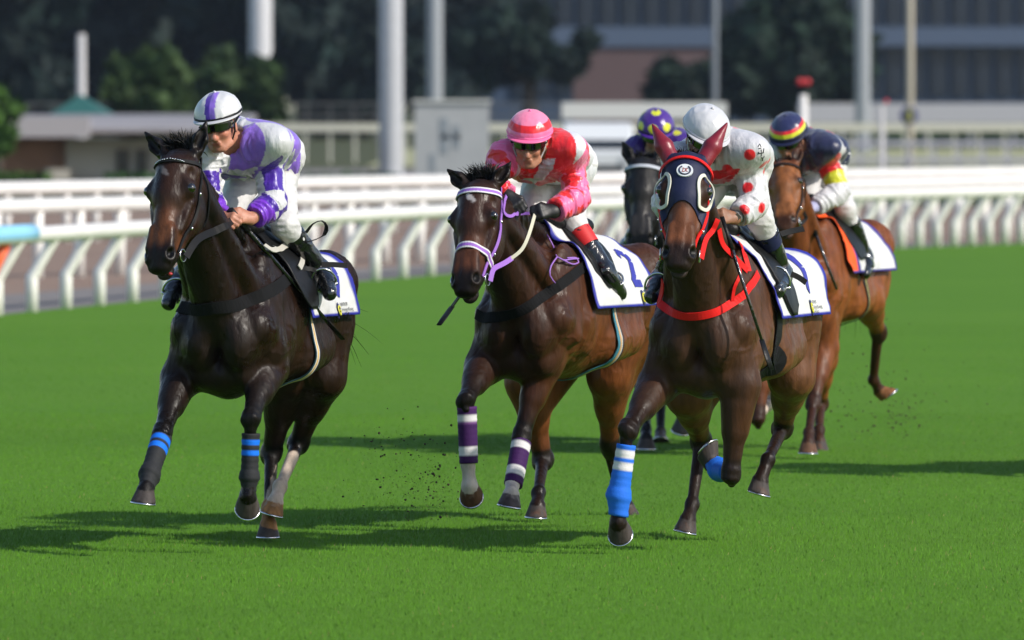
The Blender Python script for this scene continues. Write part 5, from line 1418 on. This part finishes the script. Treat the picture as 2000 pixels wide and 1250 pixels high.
J1 = dict(label='jockey in white and violet checked silks leaning over the dark horse furthest left', head=(16,13,-7), handL=hd_, handR=hd_, boot0=.08, cuff=.74,
    j=dict(head=(428,243,-.02), neck=(468,290,.16), shL=(520,296,.20), shR=(402,304,.08), chest=(490,280,.42), pelvis=(518,308,.74),
    elL=(534,398,.08), wrL=(490,428,-.05), haL=(456,418,-.12), elR=(408,395,.0), wrR=(428,425,-.10), haR=(448,428,-.15),
    hipL=(542,330,.76), hipR=(486,330,.74), knL=(556,440,.42), knR=(450,415,.38), anL=(626,528,.64), anR=(350,545,.62), toL=(640,566,.44), toR=(334,585,.42)),
    jersey=jersey1, cap=dict(pat=cap1, peakmat=PW, strapmat=M_leather, bmat=PW, seed=1), skin=(.46,.20,.13))
J2 = dict(label='jockey in pink and red starred silks with black gloves on the middle horse', head=(6,17,2), handL=hd_, handR=hd_, boot0=.06, cuff=.86,
    band=(mat('red_sock', lin(200,25,30), rough=.6), .085), glove=G_blk,
    j=dict(head=(1034,276,-.02), neck=(1060,306,.12), shL=(1112,306,.18), shR=(988,308,.06), chest=(1070,300,.40), pelvis=(1094,324,.72),
    elL=(1128,388,.06), wrL=(1082,413,-.08), haL=(1044,412,-.15), elR=(955,358,.0), wrR=(990,382,-.10), haR=(1012,402,-.16),
    hipL=(1112,340,.72), hipR=(1060,342,.70), knL=(1120,436,.40), knR=(1030,430,.36), anL=(1183,532,.60), anR=(978,545,.58), toL=(1207,566,.42), toR=(965,580,.40)),
    jersey=jersey2, cap=dict(pat=cap2, peakmat=PP, bandmat=PP, strapmat=PW, bmat=PP, seed=2), skin=(.40,.19,.12))
J3 = dict(label='jockey in white silks with red spots on the hooded horse', head=(-14,30,8), handL=hd_, handR=hd_, boot0=.10, cuff=.72,
    band=(mat('navy_sock', lin(22,24,66), rough=.5), .07),
    j=dict(head=(1376,270,-.02), neck=(1406,300,.14), shL=(1456,308,.18), shR=(1330,314,.06), chest=(1420,298,.42), pelvis=(1434,318,.76),
    elL=(1474,398,.06), wrL=(1436,427,-.06), haL=(1402,420,-.14), elR=(1300,395,.02), wrR=(1330,420,-.10), haR=(1350,428,-.15),
    hipL=(1456,336,.76), hipR=(1404,336,.74), knL=(1484,428,.40), knR=(1345,430,.38), anL=(1528,534,.62), anR=(1290,545,.60), toL=(1516,562,.42), toR=(1276,572,.42)),
    jersey=jersey3, cap=dict(pat=cap3, peakmat=PS, bandmat=PS, strapmat=PW, bmat=PS, seed=3), skin=(.26,.12,.07))
J4 = dict(label='jockey in purple silks with yellow spots on the near black horse', head=(0,25,0), handL=hd_, handR=hd_, boot0=.08, cuff=.8, far=1, glove=G_blk,
    j=dict(head=(1281,262,-.02), neck=(1292,285,.14), shL=(1340,292,.20), shR=(1246,292,.12), chest=(1305,285,.40), pelvis=(1322,310,.76),
    elL=(1345,370,.05), wrL=(1300,392,-.1), haL=(1280,388,-.16), elR=(1256,355,.05), wrR=(1256,386,-.1), haR=(1264,390,-.16),
    hipL=(1338,325,.76), hipR=(1296,325,.74), knL=(1346,395,.4), knR=(1272,395,.4), anL=(1368,478,.62), anR=(1226,480,.6), toL=(1368,504,.42), toR=(1218,500,.42)),
    jersey=jersey4, cap=dict(pat=cap4, peakmat=PPU, bmat=PPU, seed=4), skin=(.32,.16,.1))
J5 = dict(label='jockey in navy silks with white sleeves and yellow armbands on the chestnut horse', head=(16,30,-3), handL=hd_, handR=hd_, boot0=.11, cuff=.88, far=1, glove=G_lav,
    j=dict(head=(1541,272,-.02), neck=(1570,290,.12), shL=(1608,300,.18), shR=(1520,304,.08), chest=(1582,286,.40), pelvis=(1600,304,.78),
    elL=(1641,374,.08), wrL=(1592,404,-.06), haL=(1570,408,-.14), elR=(1514,380,.0), wrR=(1538,402,-.10), haR=(1554,408,-.15),
    hipL=(1616,320,.76), hipR=(1574,322,.74), knL=(1650,408,.40), knR=(1580,400,.38), anL=(1690,502,.62), anR=(1545,500,.60), toL=(1688,528,.42), toR=(1538,522,.42)),
    jersey=jersey5, cap=dict(pat=cap5, peakmat=PN, bmat=PN, seed=5), skin=(.32,.15,.09))
for h_, j_ in ((h1,J1), (h2,J2), (h3,J3), (h4,J4), (h5,J5)): h_.rider = rider(j_, h_)
# wristwatch and the marks written on the white silks
J_ = h3.rider.J; w0 = J_['wrL'].lerp(J_['elL'], .10); d_ = (J_['elL']-J_['wrL']).normalized()
wt = MB().tube([w0-d_*.011, w0+d_*.011], .0325, 20).build('watch', mat('watch_strap', (.25,.24,.23), rough=.4), h3.rider.root)
r_ = ray(1000+FPX*w0.x/w0.y, 430).normalized(); s_ = d_.cross(r_).normalized(); c_ = w0-r_*.034
MB().tube([c_-r_*.004, c_+r_*.006], .021, 4).build('watch_face', M_goggle, wt, smooth=False)
m = MB()
for st in ([(1481,297),(1483,300)], [(1487,292),(1487,305)], [(1492,290),(1491,297)], [(1481,300),(1492,298)], [(1488,307),(1490,310),(1493,305)], [(1490,310),(1490,314)], [(1481,286),(1484,281),(1487,287)], [(1482,290),(1487,289)]):
    P_ = []
    for x, y in st:
        q = pick(h3.rider.jbvh, x, y)
        if q is not None: P_.append(q-ray(x, y)*.003)
    if len(P_) > 1: m.tube(P_, .0022, 5)
if m.v: m.build('lettering', mat('print_black', (.02,.02,.025)), h3.rider.jersey)
def handc(h, c): J = h.rider.J; return J['wr'+c].lerp(J['ha'+c], 1.0)+V(0,.02,-.02)
def rein_px(h, pts, w, col, name='rein', thick=.004, off=.012):
    P_ = [h.hp(.505, .078, -.075)]+[ (p if isinstance(p, Vector) else None) for p in pts ]
    a = P_[0]; b = pts[-1] if isinstance(pts[-1], Vector) else pick(h.bvh, *pts[-1]); C0 = V(0,0,CAMZ); px = []
    for p in [a]+pts: px.append((1000+FPX*p.x/p.y, None, p) if isinstance(p, Vector) else (p[0], p[1], None))
    Q = [a]; x0, x1 = px[0][0], 1000+FPX*b.x/b.y
    for x, y, v in px[1:-1]: Q.append(at(x, y, a.y+(b.y-a.y)*min(max((x-x0)/(x1-x0), 0), 1)) if v is None else v)
    Q.append(b); out = []
    for q in crom(Q, .03):
        r_ = (q-C0).normalized(); hit = h.bvh.ray_cast(C0, r_)
        if hit[0] is not None and (hit[0]-C0).length < (q-C0).length+off: q = hit[0]-r_*off
        out.append(q)
    for _ in range(2): out = [out[0]]+[out[i]*.5+(out[i-1]+out[i+1])*.25 for i in range(1, len(out)-1)]+[out[-1]]
    return ribbon(name, out, w, M_strap, h.root, nrm=V(.45,-.85,.25), cols=[col], thick=thick)
BLK = (.008,.008,.009)
rein_px(h1, [(385,468),(420,451),(448,437), handc(h1,'L')], .036, BLK)
rein_px(h2, [(960,528),(985,514),(1000,504)], .026, LIL)
P2 = [pick(h2.bvh, 1000, 504)]
ribbon('rein', [pick(h2.bvh,998,505)-ray(998,505)*.016, pick(h2.bvh,1018,488)-ray(1018,488)*.02, pick(h2.bvh,1031,462)-ray(1031,462)*.02, handc(h2,'L')], .018, M_strap, h2.root, nrm=V(.45,-.85,.25), cols=[(.55,.53,.42)])
ribbon('rein', picks(h2, [(984,385),(978,408),(990,424)])+[at(1010,418,46.45), at(1034,417,46.45)], .016, M_strap, h2.root, h2.bvh, off=.012, cols=[LIL], snap=.05)
rein_px(h3, [(1378,468),(1392,450), handc(h3,'L')], .026, RED)
rein_px(h4, [(1290,450), handc(h4,'L')], .02, BLK); rein_px(h5, [(1562,440),(1575,425), handc(h5,'L')], .022, BLK)
for h_, col, w_ in ((h1,BLK,.03), (h2,LIL,.020), (h3,RED,.022), (h4,BLK,.02), (h5,BLK,.02)): rein(h_, -1, handc(h_, 'R'), col, w_)
# ---- manes, forelocks, tails
def mane(h, m, n=900, fl=.10, seed=1, tail=True, tailn=260):
    tp = h.hp(-.03,0,-.09); wd = h.T(-.34,0,1.545)
    R_, D_ = [], []
    for i in range(12):
        t = i/11; p = tp.lerp(wd, t); hit = h.bvh.find_nearest(p+V(0,0,.03)); R_.append(hit[0]); D_.append((V(0,.7,.0)-h.L*.8).normalized())
    strands('mane', R_, D_, int(n*.6), .11, .003, m, h.root, grav=.9, spread=.16, curl=.25, seed=seed)
    R_ = [h.hp(-.035, s, -.045) for s in np.linspace(-.05,.05,7)]
    D_ = [(h.H*-.45+V(s*4,.55,.35)+h.N*.55).normalized() for s in np.linspace(-.05,.05,7)]
    strands('forelock', R_, D_, int(n*.45), fl, .0045, m, h.root, grav=1.2, spread=.28, curl=.9, seed=seed+1)
    if tail:
        R_ = [h.T(-1.64,s,1.22) for s in (-.02,.02)]; D_ = [(-h.F*1.0-h.L*.35+V(0,0,-.3)).normalized()]*2
        strands('tail', R_, D_, tailn, .62, .0045, m, h.root, grav=.75, spread=.16, curl=.28, seed=seed+2)
mane(h1, M_hair, seed=11); mane(h2, M_hair, seed=21); mane(h3, M_hair, n=300, fl=.04, seed=31); mane(h4, M_hair, n=300, fl=.06, seed=41, tail=True); mane(h5, M_hairb, n=300, fl=.06, seed=51)
# wisps of tail blown out to the side on the dark horse
strands('tail', [h1.T(-1.62,.05,1.20), h1.T(-1.66,.06,1.12)], [V(.95,.1,.05), V(.9,.1,-.25)], 16, .30, .0018, M_hair, h1.root, grav=.5, spread=.25, curl=2.4, seed=77)
# ---- whips, each held in a hand
def whip(label, a, b, tip=None, r=.006, col=None, flap=True):
    c = (a+b)/2; root = empty('riding_whip', (c.x, c.y, 0), label, 'whip', 'riding whips')
    d = (b-a).normalized(); MB().tube([a, a.lerp(b,.5), b], [r*1.6, r*1.15, r], 8).build('shaft', M_patent, root)
    MB().tube([a-d*.01, a+d*.16], [r*2.1, r*1.9], 10).build('grip', col or M_leather, root)
    if flap: MB().tube([b-d*.005, b+d*.09, b+d*.15], [.017,.019,.016], 10, flat=.25).build('flap', M_leather, root)
hl_ = handc(h1,'L'); whip('long black whip with a broad end crossing the flank of the dark horse', hl_+V(-.01,-.03,.03), pick(h1.bvh, 622, 628)+V(.05,-.16,0) if pick(h1.bvh, 622, 628) else at(622,628,44.6), r=.010)
hl_ = handc(h3,'L'); whip('thin black whip hanging down the shoulder of the hooded horse', hl_+V(.02,-.02,.0), at(1488,665,44.05), r=.007)
hl_ = handc(h5,'L'); whip('thin black whip crossing the shoulder of the chestnut horse', hl_+V(.02,-.02,.0), at(1634,565,56.0), r=.009, flap=False)
hl_ = handc(h2,'R'); whip('short dark whip seen under the chin of the middle horse', hl_+V(0,0,-.02), at(882,600,45.9), r=.008)
# ---- loose strap ends
ribbon('strap_end', [at(598,455,44.75), at(612,438,44.75), at(628,432,44.76), at(637,442,44.77), at(634,458,44.78), at(618,468,44.77), at(602,473,44.76)], .022, M_strap, h1.root, nrm=V(.3,.2,1), cols=[BLK], thick=.004)
ribbon('strap_end', [at(628,517,44.72), at(652,517,44.74), at(678,519,44.76)], .026, M_strap, h1.root, nrm=V(.1,-1,.2), cols=[BLK], thick=.004)
ribbon('strap_end', [at(1545,535,44.72), at(1560,542,44.74), at(1574,552,44.76)], .028, M_strap, h3.root, nrm=V(.1,-1,.2), cols=[BLK], thick=.004)
ribbon('strap_end', [at(1524,458,44.75), at(1545,452,44.78), at(1570,447,44.80)], .030, M_strap, h3.root, nrm=V(.1,-1,.5), cols=[BLK], thick=.004)
# lilac cord and knot at the saddle of the middle horse
for pts in ([(1068,458),(1080,480),(1088,502),(1100,508),(1118,506),(1130,505)], [(1088,502),(1076,520),(1074,538),(1084,553)], [(1100,508),(1118,516),(1130,512),(1126,504),(1108,504)]):
    P_ = [pick(h2.bvh, *p)-ray(*p)*.03 for p in pts]; MB().tube(crom(P_, .02), .0045, 6).build('cord', mat('lilac_cord', LIL, rough=.6), h2.root)
# flying bits of turf
def clods():
    rnd = np.random.RandomState(9); m = MB()
    for cx, cy, sx, sy, n, D in ((815,940,55,70,90,47.5), (850,960,12,40,18,47), (1725,800,60,60,95,58.5), (1770,810,18,22,26,58), (1680,650,60,40,10,58), (745,860,30,30,12,47), (1790,790,70,70,20,58)):
        for i in range(n*6):
            p = at(cx+rnd.randn()*sx, cy+rnd.randn()*sy*.8, D+rnd.randn()*.5); r = .0011+.0040*rnd.rand()**6*(1 if rnd.rand() < .97 else 2.0)
            if p.z > .02: m.sphere(p, (r*(1+rnd.rand()), r, r*(.6+rnd.rand())), 6, 4)
    o = m.build('flying_turf', mat('soil', (.045,.032,.02), rough=.95), org=(0,47,0)); tag(o, kind='stuff')
clods()

# ---- a sixth runner just outside the right edge; its shadow falls into the picture
def copy_tree(o, parent=None, loc=None):
    c = o.copy(); COL.objects.link(c); c.parent = parent
    if loc is not None: c.location = loc
    for ch in list(o.children): copy_tree(ch, c)
    return c
off_ = at(2345, 300, 53.2)-at(1022, 300, 46.6)
for src, lb in ((h2.root, 'bay horse running just outside the right edge, only its shadow reaching the grass'), (h2.rider.root, 'jockey riding the bay horse just outside the right edge')):
    c_ = copy_tree(src, None, src.location+V(off_.x, off_.y, 0)); c_['label'] = lb
